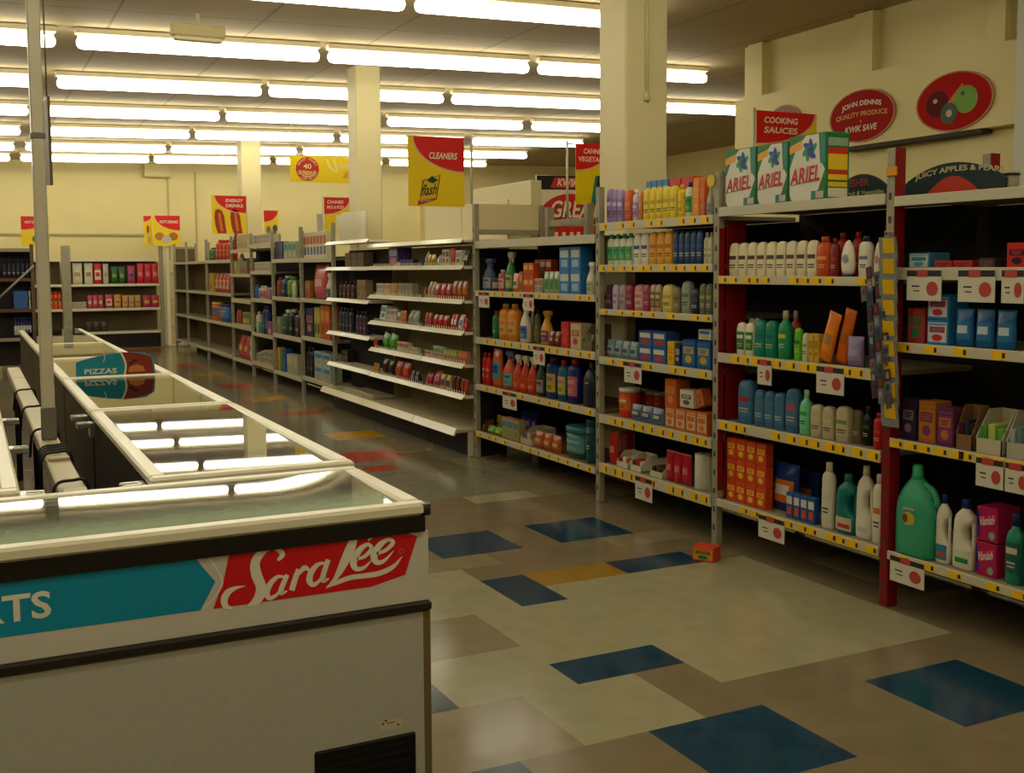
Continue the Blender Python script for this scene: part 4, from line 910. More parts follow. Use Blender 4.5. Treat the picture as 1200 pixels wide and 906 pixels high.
# bay with bottles on top
YBAY = 'yellow bottle bay'
stock(YBAY, ZC, [
 (0, 706, 729, 220, 3, 'flat', 'cleaner_bottle', 'lilac bottle', ('9a86b4', '8a72a8', 'c8b8d0'), {'fill': .95, 'vary': .08}),
 (0, 730.5, 739, 222, 1, 'flat', 'cleaner_bottle', 'orange tall bottle', ('d05a18', 'd05a18', 'd87830')),
 (0, 740, 747, 222, 1, 'bottle', 'cleaner_bottle', 'white lilac bottle', ('c4b8cc', '9a80b0', 'c8b8c8', 'd8d2c8')),
 (0, 747.5, 752, 224, 1, 'flat', 'cleaner_bottle', 'amber narrow bottle', ('c07828', 'c07828', 'c89038')),
 (0, 753, 792, 219, 5, 'flat', 'cleaner_bottle', 'bright yellow bottle', ('dcc01c', 'dcc01c', 'b89a20'), {'fill': .98}),
 (0, 793, 800.5, 216, 1, 'bottle', 'cleaner_bottle', 'plain yellow bottle beside white one', ('d8b418', 'd8b418', 'c8a020', 'd0a818')),
 (0, 801.5, 810, 213, 1, 'bottle', 'cleaner_bottle', 'white bottle with green drop, dark cap', ('ccc8a0', '2f8a3c', '1f6a2c', '1f2438')),
 (0, 812, 819.5, 208, 1, 'box', 'cleaner_carton', 'orange yellow upright carton', ('d8861c', 'd8861c', 'e0a030'), {'d': .06}),
 (0, 820, 826, 209, 1, 'box', 'cleaner_carton', 'orange red upright carton', ('c85a1c', 'c85a1c', 'd07830'), {'d': .06}),
 (0, 827, 833.5, 214, 1, 'spray', 'cleaner_spray', 'clear spray bottle', ('a8a090', '8a8a90', '6a6a80', 'c0b8a0')),
 (0, 757, 783, 211, 4, 'pack', 'wipes_box', 'light blue box at the back', ('3a7aa8', 'b0c4c8', '8ab0c0'), {'b': .2, 'd': .08}),
 (0, 784, 812, 208, 2, 'box', 'cleaner_carton', 'red carton at the back', ('c02818', 'c8341c', 'd85030'), {'b': .2, 'd': .08}),
 (1, 705, 740, 274, 4, 'bottle', 'cream_cleaner_bottle', 'white bottle with green cap', ('d4d4bc', '3f9a58', '2f7a48', '2f9a50')),
 (1, 741.5, 759, 273, 2, 'flat', 'cream_cleaner_bottle', 'white bottle with navy swirl', ('d4d0bc', 'd4d0bc', '2a3a60')),
 (1, 759.8, 787, 271, 3, 'flat', 'cream_cleaner_bottle', 'orange yellow bottle', ('d89828', 'd89828', 'b85a20')),
 (1, 788, 823, 270, 5, 'flat', 'disinfectant_bottle', 'deep blue bottle', ('14345e', '14345e', '1c4a80')),
 (1, 824, 834, 272, 2, 'bottle', 'disinfectant_bottle', 'pale cream bottle', ('c4bc98', 'c4bc98', 'a8a080', 'c4bc98')),
 (2, 704, 716, 333, 2, 'flat', 'air_freshener_can', 'dark purple can', ('4a2048', '4a2048', '6a3a64')),
 (2, 716.8, 723.6, 333, 1, 'flat', 'air_freshener_can', 'pale lilac can', ('b8a8b8', 'b8a8b8', '8a7a94')),
 (2, 724.8, 731.7, 333, 1, 'flat', 'air_freshener_can', 'pinkish grey can', ('a88e98', 'a88e98', '8a6a7a')),
 (2, 732.5, 741, 333, 1, 'flat', 'air_freshener_can', 'crimson can', ('8a1c3a', '8a1c3a', 'a83a50')),
 (2, 742, 752.6, 333, 1, 'flat', 'air_freshener_can', 'pink can with pale middle', ('c07a80', 'c8a090', 'b06070')),
 (2, 753.2, 760.6, 333, 1, 'flat', 'air_freshener_can', 'magenta can', ('94304e', '94304e', 'a84a60')),
 (2, 761.5, 773.5, 333, 2, 'flat', 'air_freshener_can', 'cream and brown can', ('b4a074', '7a5a34', 'c0b088')),
 (2, 774.8, 787, 333, 1, 'flat', 'air_freshener_can', 'yellow can', ('d0bc58', 'd0bc58', 'b09a40')),
 (2, 788, 796, 336, 1, 'flat', 'air_freshener_can', 'olive can', ('7a7048', '7a7048', '5a5434')),
 (2, 797.5, 808, 329, 1, 'flat', 'air_freshener_can', 'tall grey green can', ('8a9484', '8a9484', '5a6a60')),
 (2, 809, 818, 338, 1, 'flat', 'air_freshener_can', 'dark navy can', ('1e2438', '1e2438', '3a405a')),
 (2, 819, 834, 332, 2, 'flat', 'air_freshener_can', 'dull grey can with green', ('5c604c', '5c604c', '8a9a3a')),
 (3, 708, 746, 399, 4, 'bag', 'dishcloth_pack', 'crinkled silver blue pack', ('6a8088', '8a9a9a', '3a5a70'), {'fill': 1.0, 'd': .09}),
 (3, 748, 780.5, 388, 2, 'pack', 'foil_box', 'blue and red box', ('2a5a98', 'c8c4b8', 'b0302c'), {'lv': 2, 'd': .1}),
 (3, 781.5, 790, 400, 1, 'box', 'sponge_carton', 'yellow carton', ('d8a818', 'd8a818', 'b88a18'), {'d': .06}),
 (3, 791, 797, 402, 1, 'box', 'foil_box', 'dark blue narrow box', ('1c2a60', '1c2a60', 'b8b8c0'), {'d': .06}),
 (3, 798.5, 833.5, 399, 2, 'box', 'bin_liner_box', 'blue box with yellow corner', ('1c4a88', '2a6aa0', 'c0a030'), {'d': .1}),
 (3, 818, 833.5, 386, 1, 'pack', 'foil_box', 'white and blue box on top of another', ('b8c0c0', '2a6aa0', 'c8b030'), {'yb': 398.5, 'd': .1}),
 (4, 720.5, 735, 455, 1, 'can', 'drinking_chocolate_tub', 'red tub with white lid at front', ('c0301c', 'd06a20', 'd8c8a0', 'd8d2bc')),
 (4, 732, 774, 457, 4, 'can', 'drinking_chocolate_tub', 'red tub with grey lid behind', ('8a2418', '8a2418', 'a04828', '8a8474'), {'b': .14, 'fill': .8}),
 (4, 738, 775, 476, 3, 'bag', 'scourer_bag', 'shiny silver and blue bag', ('6a7480', '3a5a8a', 'b0a890'), {'fill': 1.0}),
 (4, 779, 829, 480, 4, 'box', 'light_bulb_box', 'orange box with pale window', ('c8641c', 'c4b498', 'c87028'), {'d': .1}),
 (4, 778.5, 793, 444, 1, 'box', 'light_bulb_box', 'tall orange box at the back', ('c05a18', 'c05a18', 'c88a50'), {'yb': 478, 'd': .1}),
 (4, 796, 813, 457, 1, 'box', 'fuse_carton', 'white carton on orange boxes', ('ccc4a8', 'ccc4a8', '5a5048'), {'yb': 478, 'd': .09}),
 (4, 816, 828, 458, 1, 'box', 'light_bulb_box', 'tilted orange box on orange boxes', ('c0602a', 'c8783a', 'a04a20'), {'yb': 479, 'd': .07, 'tilt': -.35, 'fill': .62}),
 (5, 712, 722, 506, 1, 'bag', 'candle_pack', 'red glossy pack', ('b02c20', 'b02c20', 'c87a60'), {'d': .05}),
 (5, 726, 735, 507, 1, 'box', 'candle_pack', 'dark red upright pack', ('8a1c18', '8a1c18', 'a03428'), {'b': .1, 'd': .05}),
 (5, 722, 737, 530, 1, 'tray', 'match_tray', 'white tray with red square', ('ccc4a8', 'b82820', 'ccc4a8', '8a2420'), {'d': .12}),
 (5, 738, 752, 533, 1, 'tray', 'match_tray', 'white tray with red arrow', ('ccc4a8', 'c8c0a8', 'b82820', '40302a'), {'d': .12}),
 (5, 761, 777, 540, 1, 'tray', 'match_tray', 'torn white tray', ('c8bea0', '2a2018', '4a3828', '2a2018'), {'d': .12}),
 (5, 779, 808, 530, 3, 'bag', 'tea_light_bag', 'red glossy bag of candles', ('a81c28', 'b02430', 'c86a68'), {'d': .09, 'fill': 1.0, 'lv': 1}),
 (5, 810, 822.5, 532, 1, 'roll', 'paper_roll', 'white paper roll', ('cfc9b2',)),
 (5, 825.5, 833, 535, 1, 'roll', 'paper_roll', 'grey white paper roll with blue foot', ('a8a490',), {'b': .03, 'fill': .7}),
], lim=(YP[2], YP[3]))

# wide bay beside the sweets
WB = 'wide bay beside sweets'
stock(WB, ZD, [
 (1, 563, 573, 303, 1, 'spray', 'cleaner_spray', 'grey blue spray bottle', ('4a5a70', '8a94a0', '3a4a80', '4a5078')),
 (1, 575, 581, 326, 1, 'can', 'polish_tin', 'dark squat tin', ('3a2c20', '8a8470', 'b8a070', '5a4a38')),
 (1, 582, 589, 316, 1, 'bottle', 'cleaner_bottle', 'pale red bottle', ('a05040', 'c0a088', '9a3a30', 'b8a890')),
 (1, 590, 598.5, 295, 1, 'spray', 'cleaner_spray', 'green tall spray bottle', ('2a6a30', '8a9a60', '2a5a28', 'a89878')),
 (1, 599, 607, 320, 1, 'bag', 'refill_pouch', 'orange and green pouch', ('c8582a', 'c8a080', '2a7a38')),
 (1, 608, 612, 318, 1, 'pack', 'refill_box', 'brown small box', ('a0622a', 'b88a4a', '8a4a20')),
 (1, 613, 625, 308, 2, 'pack', 'freshener_box', 'orange red box', ('c4481c', 'd0a040', 'b83018'), {'lv': 2}),
 (1, 626, 646, 304, 3, 'pack', 'freshener_box', 'cream red box', ('b43a28', 'b8b098', '8a5a58'), {'b': .1, 'lv': 2}),
 (1, 626, 635, 326, 2, 'pack', 'freshener_box', 'pale small box', ('a8a48a', 'b0503a', '6a8a70')),
 (1, 636, 654, 318, 3, 'bag', 'refill_pouch', 'white and green pouch', ('98a888', '5a8a3a', '3a7a80')),
 (1, 655, 680.5, 289, 2, 'pack', 'toilet_block_box', 'bright blue box', ('2a72b0', 'b4c0b8', '8ab0c8'), {'lv': 2, 'd': .12}),
 (1, 685, 694, 307, 1, 'spray', 'cleaner_spray', 'white spray bottle', ('c8c0a4', 'a8a890', '8a8a80', 'd0c8b0')),
 (2, 575.5, 581.5, 364, 1, 'bottle', 'toilet_cleaner_bottle', 'dark green narrow bottle', ('1f6a34', '1f6a34', '2a7a40', 'a03428')),
 (2, 582, 603, 356, 2, 'bottle', 'floor_cleaner_bottle', 'amber orange bottle', ('d0801c', 'c89a4a', 'd86a28', 'b07828'), {'fill': .97}),
 (2, 607, 616, 355, 1, 'spray', 'cleaner_spray', 'white spray bottle with blue swirl', ('d0c8b0', '3a6aa0', '2a3a70', 'd0c8b0')),
 (2, 618, 624.5, 357, 1, 'spray', 'cleaner_spray', 'plain white spray bottle behind', ('c0b89c', 'c0b89c', '9a9a88', 'c0b89c'), {'b': .09, 'fill': .8}),
 (2, 625.5, 630, 362, 1, 'bottle', 'toilet_cleaner_bottle', 'olive narrow bottle', ('6a6a3a', '6a6a3a', '8a8a50', '3a3a60'), {'b': .06}),
 (2, 631, 641, 364, 1, 'spray', 'toilet_cleaner_bottle', 'amber bottle with purple label', ('d08a1c', '5a3a78', 'c8a030', 'c88a20')),
 (2, 642, 656, 388, 2, 'bag', 'cloth_pack', 'low dark red pack', ('6a2018', '7a3020', 'b0a088')),
 (2, 657, 667, 377, 1, 'box', 'dishwasher_carton', 'bright red carton', ('b8241c', 'b8241c', 'c84a38'), {'d': .1}),
 (2, 668, 681, 379, 1, 'box', 'dishwasher_carton', 'cream carton with red band', ('b8a87c', 'c0b088', 'b0402c'), {'d': .1}),
 (2, 682, 694, 380, 1, 'tray', 'display_tray', 'olive open tray', ('6a6240', '8a8458', '5a5a38', '7a7048'), {'d': .15}),
 (3, 558, 573, 413, 2, 'bottle', 'disinfectant_bottle', 'scarlet bottle', ('b81c14', 'b81c14', 'c09a78', 'b81c14')),
 (3, 574, 585, 408, 1, 'bag', 'washing_powder_bag', 'orange and blue bag', ('c85a1c', '3a8a9a', '1c4a80'), {'d': .08}),
 (3, 586, 598, 411, 1, 'spray', 'cleaner_spray', 'blue and orange spray bottle', ('b8481c', '5a9a90', '2a4a90', '5a5a80')),
 (3, 599, 625, 417, 3, 'spray', 'cleaner_spray', 'red orange spray bottle', ('b83418', 'c04a20', 'b03018', 'c8b898')),
 (3, 626, 635, 418, 1, 'spray', 'cleaner_spray', 'dark green spray bottle', ('123c28', '8a7a78', '1c4a34', '3a5a48')),
 (3, 637, 649, 418, 1, 'bottle', 'toilet_cleaner_bottle', 'blue bottle with yellow disc, wine cap', ('123a78', 'b09a28', 'a05a88', '6a1c24')),
 (3, 651, 661, 422, 1, 'bottle', 'toilet_cleaner_bottle', 'blue green bottle with red cap', ('14567a', 'b0a838', 'b06a80', 'a81c18')),
 (3, 662, 674.5, 420, 1, 'bottle', 'toilet_cleaner_bottle', 'navy bottle with pink label, red cap', ('12246a', 'b05a64', 'c08a88', 'a81c18')),
 (3, 680, 695, 424, 1, 'bigjug', 'disinfectant_jug', 'large near black jug', ('1c2230', '2a3040', '2a3040', '3a3e48')),
 (4, 558.5, 569, 492, 1, 'tray', 'display_tray', 'low brown tray', ('6a3a1c', '3a2014', '4a2818', 'a07a28'), {'d': .2}),
 (4, 569.5, 587, 500, 2, 'bag', 'cloth_pack', 'lime green folded pack', ('5a9a2c', '6aa838', 'c8b040'), {'d': .08}),
 (4, 572, 592, 486, 2, 'bag', 'glove_pack', 'yellow pack behind green ones', ('b89a2a', 'b89a2a', '6a5a2a'), {'b': .12, 'd': .06}),
 (4, 588, 608, 491, 3, 'pack', 'sponge_pack', 'multicoloured small pack', ('a88a5a', '3a7a98', '6a9a30')),
 (4, 609, 628, 482, 3, 'bag', 'scourer_bag', 'blue violet scourer bag', ('2a3a7a', '7a4a98', 'b0a0b0'), {'b': .26, 'd': .07}),
 (4, 609, 624, 502, 1, 'tray', 'display_tray', 'white low tray', ('b8ae94', '8a4a28', 'b0a890', '6a5a40'), {'d': .2}),
 (4, 625, 655, 508, 3, 'bag', 'sponge_pack', 'orange brown sponge pack', ('a8542a', 'b0602f', 'c8a070'), {'d': .09}),
 (4, 658, 681, 500, 1, 'tub', 'detergent_tub', 'teal tub with pale band', ('2a6a6a', '4a8a88', '8aa8a0', '2f7474')),
 (4, 683.5, 693, 492, 1, 'can', 'detergent_tub', 'dark teal round tub', ('164048', '164048', '2a5a60', '1c4a50')),
], lim=(YP[3], YP[4]))

# grey bays farther down the run
def far(where, i, rows):
    stock(where, FB[i][2], rows, inset=.045, dmax=.16, lim=(YP[FB[i][0]], YP[FB[i][1]]))
far('first grey bay past sweets', 0, [
 (0, 354, 382, 272, 7, 'pack', 'cling_film_box', 'upright striped box', ('c8bca0', 'b0502c', '3a5a90'), {'d': .1, 'fill': .96}),
 (0, 358, 372, 253, 4, 'pack', 'cling_film_box', 'striped box at the back', ('b8b4a4', '3a5a90', 'b0502c'), {'yb': 276, 'b': .2, 'd': .08}),
 (1, 357, 363, 329, 3, 'pack', 'matches_pack', 'small brown pack', ('a0622f', 'b07838', '8a5028')),
 (1, 364, 380, 309, 1, 'bag', 'nappy_bag', 'tall pink bag', ('b84a58', 'c05a64', 'c89a98'), {'d': .12}),
 (1, 380.5, 385, 320, 1, 'spray', 'cleaner_spray', 'white and teal spray bottle', ('c8c4ac', '2a6a78', '2a6a78', 'd0c8b0')),
 (2, 354.5, 367, 361, 1, 'box', 'washing_powder_carton', 'navy carton with orange roundel', ('1c2458', '1c2458', 'b86a48'), {'d': .12}),
 (2, 368, 374.5, 360, 2, 'pack', 'powder_box', 'yellow and olive box', ('a8a040', 'b8b060', '4a3a28')),
 (2, 375, 386, 358, 2, 'pack', 'powder_box', 'orange red box', ('b8582a', 'c88830', 'a03820')),
 (3, 357, 366, 407, 2, 'bottle', 'wash_bottle', 'black bottle', ('1a1a20', '24242c', '34343c', '1a1a20')),
 (3, 368, 387, 413, 2, 'pack', 'tissue_pack', 'blue tissue pack', ('9ab0a8', '2a7aa8', 'b08a80'), {'d': .14, 'lv': 2}),
])
far('second grey bay past sweets', 1, [
 (0, 321, 331, 283, 2, 'pack', 'tissue_box', 'navy box', ('2a3060', '3a4070', '2a2a50'), {'d': .1}),
 (0, 332, 347, 283, 3, 'pack', 'tissue_box', 'pale green box', ('8a9a80', '2a7a70', 'b0b098'), {'d': .1}),
 (1, 323, 327, 325, 1, 'bottle', 'shampoo_bottle', 'rust bottle', ('8a3a28', '8a3a28', 'a05038', '8a3a28')),
 (1, 327.5, 334, 323, 1, 'bottle', 'shampoo_bottle', 'navy green bottle', ('14384a', '14384a', '1a4a50', 'b0a890')),
 (1, 334.5, 341, 324, 1, 'bottle', 'shampoo_bottle', 'leaf green bottle', ('5a8a2c', '5a8a2c', '6a9a38', '4a7a28')),
 (1, 341.5, 344, 329, 1, 'bottle', 'shampoo_bottle', 'white bottle', ('c8c4ac', 'c8c4ac', 'b8b498', 'c8c4ac')),
 (2, 321, 327.5, 371, 2, 'pack', 'soap_pack', 'grey green small pack', ('8a9070', '9aa080', '7a8060')),
 (2, 328, 336.5, 363, 1, 'bottle', 'bath_bottle', 'dark green bottle with white cap', ('1f4a42', '1f4a42', '2a5a50', 'd0c8b0')),
 (2, 337, 342.5, 362, 1, 'bottle', 'bath_bottle', 'black bottle with white cap', ('1a1a1c', '1a1a1c', '2a2a2c', 'b0a898')),
 (2, 343, 350.5, 364, 1, 'bottle', 'bath_bottle', 'dark plum bottle', ('382430', '382430', '4a3440', '9a8a88')),
 (3, 324, 327.5, 407, 1, 'pack', 'sponge_pack', 'yellow orange pack', ('d8981c', 'd8981c', 'c87a20')),
 (3, 327.8, 330.5, 409, 1, 'pack', 'sponge_pack', 'green upright pack', ('2f8a3a', '2f8a3a', '3a9a48')),
 (3, 331, 334.5, 409, 1, 'pack', 'sponge_pack', 'blue upright pack', ('1c4a9a', '1c4a9a', '2a5aa8')),
 (3, 336, 348, 416, 3, 'pack', 'cotton_wool_pack', 'pale cream pack', ('a8aa88', 'b4b498', '8a9070')),
])
far('third grey bay past sweets', 2, [
 (0, 294, 316, 275, 5, 'pack', 'toothpaste_box', 'pale grey small box', ('b0a890', '8a8a98', 'b07868')),
 (1, 297, 316, 307, 7, 'pack', 'toothpaste_box', 'white and pink small box', ('b8b4a0', '8a9a90', 'a05850')),
 (2, 296, 300.5, 333, 1, 'bottle', 'mouthwash_bottle', 'bright blue bottle', ('2a6ab0', '2a6ab0', '3a7ac0', '2a6ab0')),
 (2, 302, 309, 335, 2, 'bottle', 'mouthwash_bottle', 'white and pink bottle', ('b8a8a0', 'a04858', 'b8a8a0', 'c8c0b0')),
 (2, 310, 316, 337, 2, 'bottle', 'mouthwash_bottle', 'rose bottle', ('a07078', 'a07078', 'b08888', 'c0b8a8')),
 (3, 298, 302, 365, 1, 'bottle', 'shower_gel_bottle', 'cream slim bottle', ('c0b8a0', 'c0b8a0', 'a8a088', 'c0b8a0')),
 (3, 302.5, 306, 378, 2, 'pack', 'soap_pack', 'green and teal pack', ('2f8a6a', '3a9a78', '2a5a8a')),
 (3, 306.5, 313, 358, 2, 'bottle', 'shower_gel_bottle', 'deep blue bottle', ('1c2a5a', '2a3a70', '3a4a80', '24305a')),
 (3, 313.3, 318, 377, 1, 'pack', 'soap_pack', 'pink and violet pack', ('a05870', '6a3a90', 'c8a0a0')),
 (4, 300, 319, 413, 6, 'pack', 'medicine_box', 'small grey white box', ('a8a690', '6a7a6a', '8a5a58'), {'vary': .3}),
])
far('fourth grey bay past sweets', 3, [
 (0, 271, 276, 274, 2, 'bottle', 'sauce_bottle', 'dark red bottle', ('7a2018', '7a2018', '9a4038', '3a4a28')),
 (0, 277, 289, 275, 5, 'pack', 'sauce_box', 'pale tan box', ('b4a47c', 'b4a47c', 'a08a5a')),
 (1, 272, 277, 306, 1, 'pack', 'cereal_box', 'yellow green box', ('b0a848', 'c0b860', 'a8a060')),
 (1, 278, 281, 298, 1, 'bottle', 'sauce_bottle', 'grey pale bottle', ('8a8a78', '8a8a78', '9a9a88', 'b0a890')),
 (1, 281.5, 289, 306, 3, 'pack', 'cereal_box', 'dull red and green box', ('8a6a58', '5a8a58', '9a4a48')),
 (3, 276, 281, 363, 2, 'bag', 'cloth_pack', 'rust red pack', ('a0482c', 'a8502f', '8a3a28')),
 (3, 284, 292, 366, 3, 'pack', 'tea_box', 'green yellow and blue box', ('a09a38', '3a6a90', 'b0b098'), {'b': .04}),
 (4, 278, 290, 393, 2, 'bag', 'nappy_bag', 'rounded red pink bag', ('b03444', 'b84a54', 'c8b050'), {'d': .16}),
 (4, 290.5, 295, 390, 1, 'bag', 'nappy_bag', 'white upright bag', ('c0c0a0', 'c0c0a0', '6a9a50')),
])
far('wide grey bay with red bottles', 4, [
 (0, 251, 268, 280, 4, 'bottle', 'squash_bottle', 'red bottle', ('b02418', 'b82c1c', 'c8841c', 'c03020'), {'vary': .06}),
 (0, 244, 250, 290, 2, 'bottle', 'squash_bottle', 'green and navy bottle', ('2a6a38', '2a6a38', '2a2a50', '7a2830')),
 (1, 250, 267, 320, 4, 'bag', 'crisp_bag', 'pinkish red bag', ('a83a38', 'c09a80', 'b85a48'), {'d': .1}),
 (1, 244, 249.5, 320, 1, 'pack', 'crisp_box', 'yellow box', ('b89a38', 'b89a38', 'a86a28')),
 (2, 245, 254, 354, 1, 'can', 'coffee_jar', 'orange jar with yellow lid', ('b8501c', '3a6a98', 'b05a28', 'd0a83a')),
 (2, 255, 265, 356, 1, 'can', 'coffee_jar', 'blue jar', ('24508c', '3a70a8', '8ab0c0', '1c2a50')),
])

# sweets, bars and small boxes on the gondola
def sweets(where, k, rows): stock(where, GZ[k], [(a, b_, c, d-(3 if f == 'sweets' else 1), max(1, e-1) if f == 'sweets' and e > 2 else e, f)+tuple(z) for a, b_, c, d, e, f, *z in rows], X=XG, inset=.045, dmax=.14, lim=(YE[k]-.02, YE[k+1]+.02))
E0, E1, E2 = 'near section of sweets gondola', 'middle section of sweets gondola', 'far section of sweets gondola'
L_ = {'lean': .2}
sweets(E0, 0, [
 (1, 493, 499, 298, 1, 'sweets', 'sweet_bag', 'white and dark bag leaning back', ('b0aa98', '4a4038'), L_),
 (1, 500, 509, 301, 2, 'sweets', 'sweet_bag', 'golden yellow bag', ('c09418', 'a87810')),
 (1, 510, 515, 302, 1, 'sweets', 'sweet_bag', 'silver grey bag', ('a8a298', '7a7468'), L_),
 (1, 518, 526, 293, 2, 'pack', 'chocolate_box', 'white box with brown script', ('c4bca4', '6a3a28', '8a5a40')),
 (1, 528, 533, 292, 1, 'pack', 'chocolate_box', 'red narrow box', ('b01c18', 'c84038', '8a1814')),
 (1, 533.5, 540, 294, 1, 'pack', 'chocolate_box', 'white box with grey foot', ('c0baa8', '8a8a88', '5a5a60')),
 (1, 541, 549, 296, 2, 'sweets', 'sweet_bag', 'dark bag with white print', ('3a302c', 'a09888'), L_),
 (2, 491, 498, 339, 2, 'sweets', 'sweet_bag', 'orange red bag', ('a8481c', 'b88a38')),
 (2, 499, 507, 333, 2, 'sweets', 'sweet_bag', 'sandy brown bag', ('a08a5a', '7a5a38'), L_),
 (2, 508, 528, 335, 4, 'sweets', 'sweet_bag', 'crimson bag', ('941c2c', 'b04a50')),
 (2, 529, 549, 332, 4, 'sweets', 'sweet_bag', 'rust brown bag', ('8a4a1c', 'a8622a')),
 (3, 491, 505, 369, 3, 'sweets', 'sweet_bag', 'brick red bag', ('9c3420', 'b8584a')),
 (3, 506, 524, 372, 4, 'sweets', 'sweet_bag', 'scarlet bag', ('a41818', 'b83028')),
 (3, 526, 533, 371, 2, 'sweets', 'sweet_bag', 'red and white bag', ('b02018', 'd0c8b8'), L_),
 (3, 534, 540, 372, 1, 'sweets', 'sweet_bag', 'white bag with blue stripe', ('c4c0b4', '5a6aa0'), L_),
 (3, 541, 549, 375, 2, 'sweets', 'sweet_bag', 'red bag with pale swirl', ('ac1c1c', 'c08a80')),
 (4, 491, 505, 411, 5, 'pack', 'gum_pack', 'low white and red pack', ('c8c0a8', 'b02820', 'a8a088')),
 (4, 507, 519, 407, 4, 'pack', 'gum_pack', 'silver and green pack', ('a8aaa0', '5a8a4a', 'b03a38')),
 (4, 520, 535, 411, 4, 'pack', 'gum_pack', 'green and yellow pack', ('8a9a48', 'b8b058', 'a04a58')),
 (4, 536, 549, 413, 4, 'pack', 'gum_pack', 'pink and orange pack', ('b86a5a', 'c88a38', 'a83a4a')),
 (5, 496, 504, 440, 2, 'sweets', 'sweet_bag', 'big cherry red bag', ('a01c34', 'b04454'), L_),
 (5, 505, 513, 437, 1, 'sweets', 'sweet_bag', 'big pink red bag', ('b02840', 'c07a80'), L_),
 (5, 514, 527, 442, 2, 'sweets', 'sweet_bag', 'yellow and violet bag', ('a89838', '5a4a80')),
 (5, 528, 538, 444, 2, 'sweets', 'sweet_bag', 'dark brown bag', ('4a2418', '6a3424')),
 (5, 539, 551, 448, 2, 'sweets', 'sweet_bag', 'rust red bag', ('943420', 'a84a2c')),
])
sweets(E1, 1, [
 (1, 455, 466, 291, 1, 'pack', 'chocolate_box', 'tall violet upright box', ('4a3a70', '8a80a8', 'b06a58')),
 (1, 468, 484, 305, 4, 'pack', 'gum_pack', 'low dark violet pack', ('2a2040', '3a3058', '1c1830')),
 (1, 461.5, 469.5, 308, 3, 'pack', 'gum_pack', 'tiny cream pack', ('c8b890', 'b89a60', 'c8b890'), {'d': .02}),
 (2, 441, 448, 333, 2, 'pack', 'gum_pack', 'white upright pack', ('c0bca8', '8a8a80', 'a8a498')),
 (2, 449.5, 457, 333, 2, 'pack', 'gum_pack', 'pale pink pack', ('c8a490', 'b07a6a', 'c0a890')),
 (2, 458, 465, 333, 2, 'pack', 'gum_pack', 'mustard pack', ('b8943a', 'b88a38', '9a7a30')),
 (2, 466, 483, 333, 4, 'pack', 'gum_pack', 'grey green pack', ('8a8870', '7a7a68', '9a9880')),
 (3, 444, 451, 361, 1, 'pack', 'chocolate_box', 'white and teal box leaning', ('c0c4b8', '2a7a90', '2a7a90'), L_),
 (3, 452, 463, 364, 3, 'pack', 'chocolate_box', 'white and brown box', ('b8b09c', '7a5a48', 'a89a88'), L_),
 (3, 464, 468, 369, 1, 'sweets', 'sweet_bag', 'grey white small bag', ('a8a494', '7a7a70')),
 (3, 469, 475, 367, 2, 'sweets', 'sweet_bag', 'orange small bag', ('b8582a', 'c88a48')),
 (3, 476, 487, 367, 2, 'sweets', 'sweet_bag', 'silver bag', ('98988c', '7a8078'), L_),
 (4, 432, 441, 399, 3, 'sweets', 'sweet_bag', 'brick red small bag', ('9a2c20', 'b04a38')),
 (4, 446, 462, 395, 3, 'sweets', 'sweet_bag', 'bright green bag', ('3f8a20', '5aa834'), {'tilt': .15}),
 (4, 465, 478, 402, 4, 'pack', 'gum_pack', 'white and red pack', ('c4b8a4', 'a83028', 'c0b8a8')),
 (4, 479, 489, 408, 4, 'pack', 'gum_pack', 'low cream pack', ('c0b494', 'a89a78', 'c0b494')),
 (5, 432, 443, 428, 3, 'sweets', 'sweet_bag', 'amber bag', ('a8741c', 'c09438')),
 (5, 446, 460, 424, 3, 'sweets', 'sweet_bag', 'dark plum bag', ('34201c', '4a2c28'), {'b': .04}),
 (5, 461, 478, 427, 3, 'sweets', 'sweet_bag', 'red orange bag', ('a8301c', 'c0502c')),
 (5, 480, 490, 438, 2, 'sweets', 'sweet_bag', 'navy and white bag', ('2a2830', '8a8a90')),
])
sweets(E2, 2, [
 (1, 404, 426, 297, 3, 'box', 'storage_box', 'dull brown box', ('5a4830', '6a5638', '4a3a28'), {'b': .1, 'd': .11}),
 (2, 418, 428, 329, 2, 'box', 'storage_box', 'pale brown upright box', ('8a7450', '94805a', '6a5638'), {'d': .08}),
 (2, 396, 415, 331, 4, 'bottle', 'squash_bottle', 'dark wine bottle', ('3a1c1c', '3a1c1c', '5a2c28', '2a1414'), {'b': .08}),
 (3, 396, 412, 362, 4, 'bottle', 'squash_bottle', 'navy bottle', ('1c2438', '24304a', '3a4058', '1c2030'), {'b': .08}),
 (3, 416, 428, 366, 3, 'bottle', 'squash_bottle', 'plum bottle', ('34203a', '4a3050', '5a3a58', '2a1c30'), {'b': .06}),
 (4, 397, 407, 411, 2, 'box', 'storage_box', 'dark box with tan label', ('2a2018', 'a87a48', '3a2c20'), {'b': .12, 'd': .1}),
])

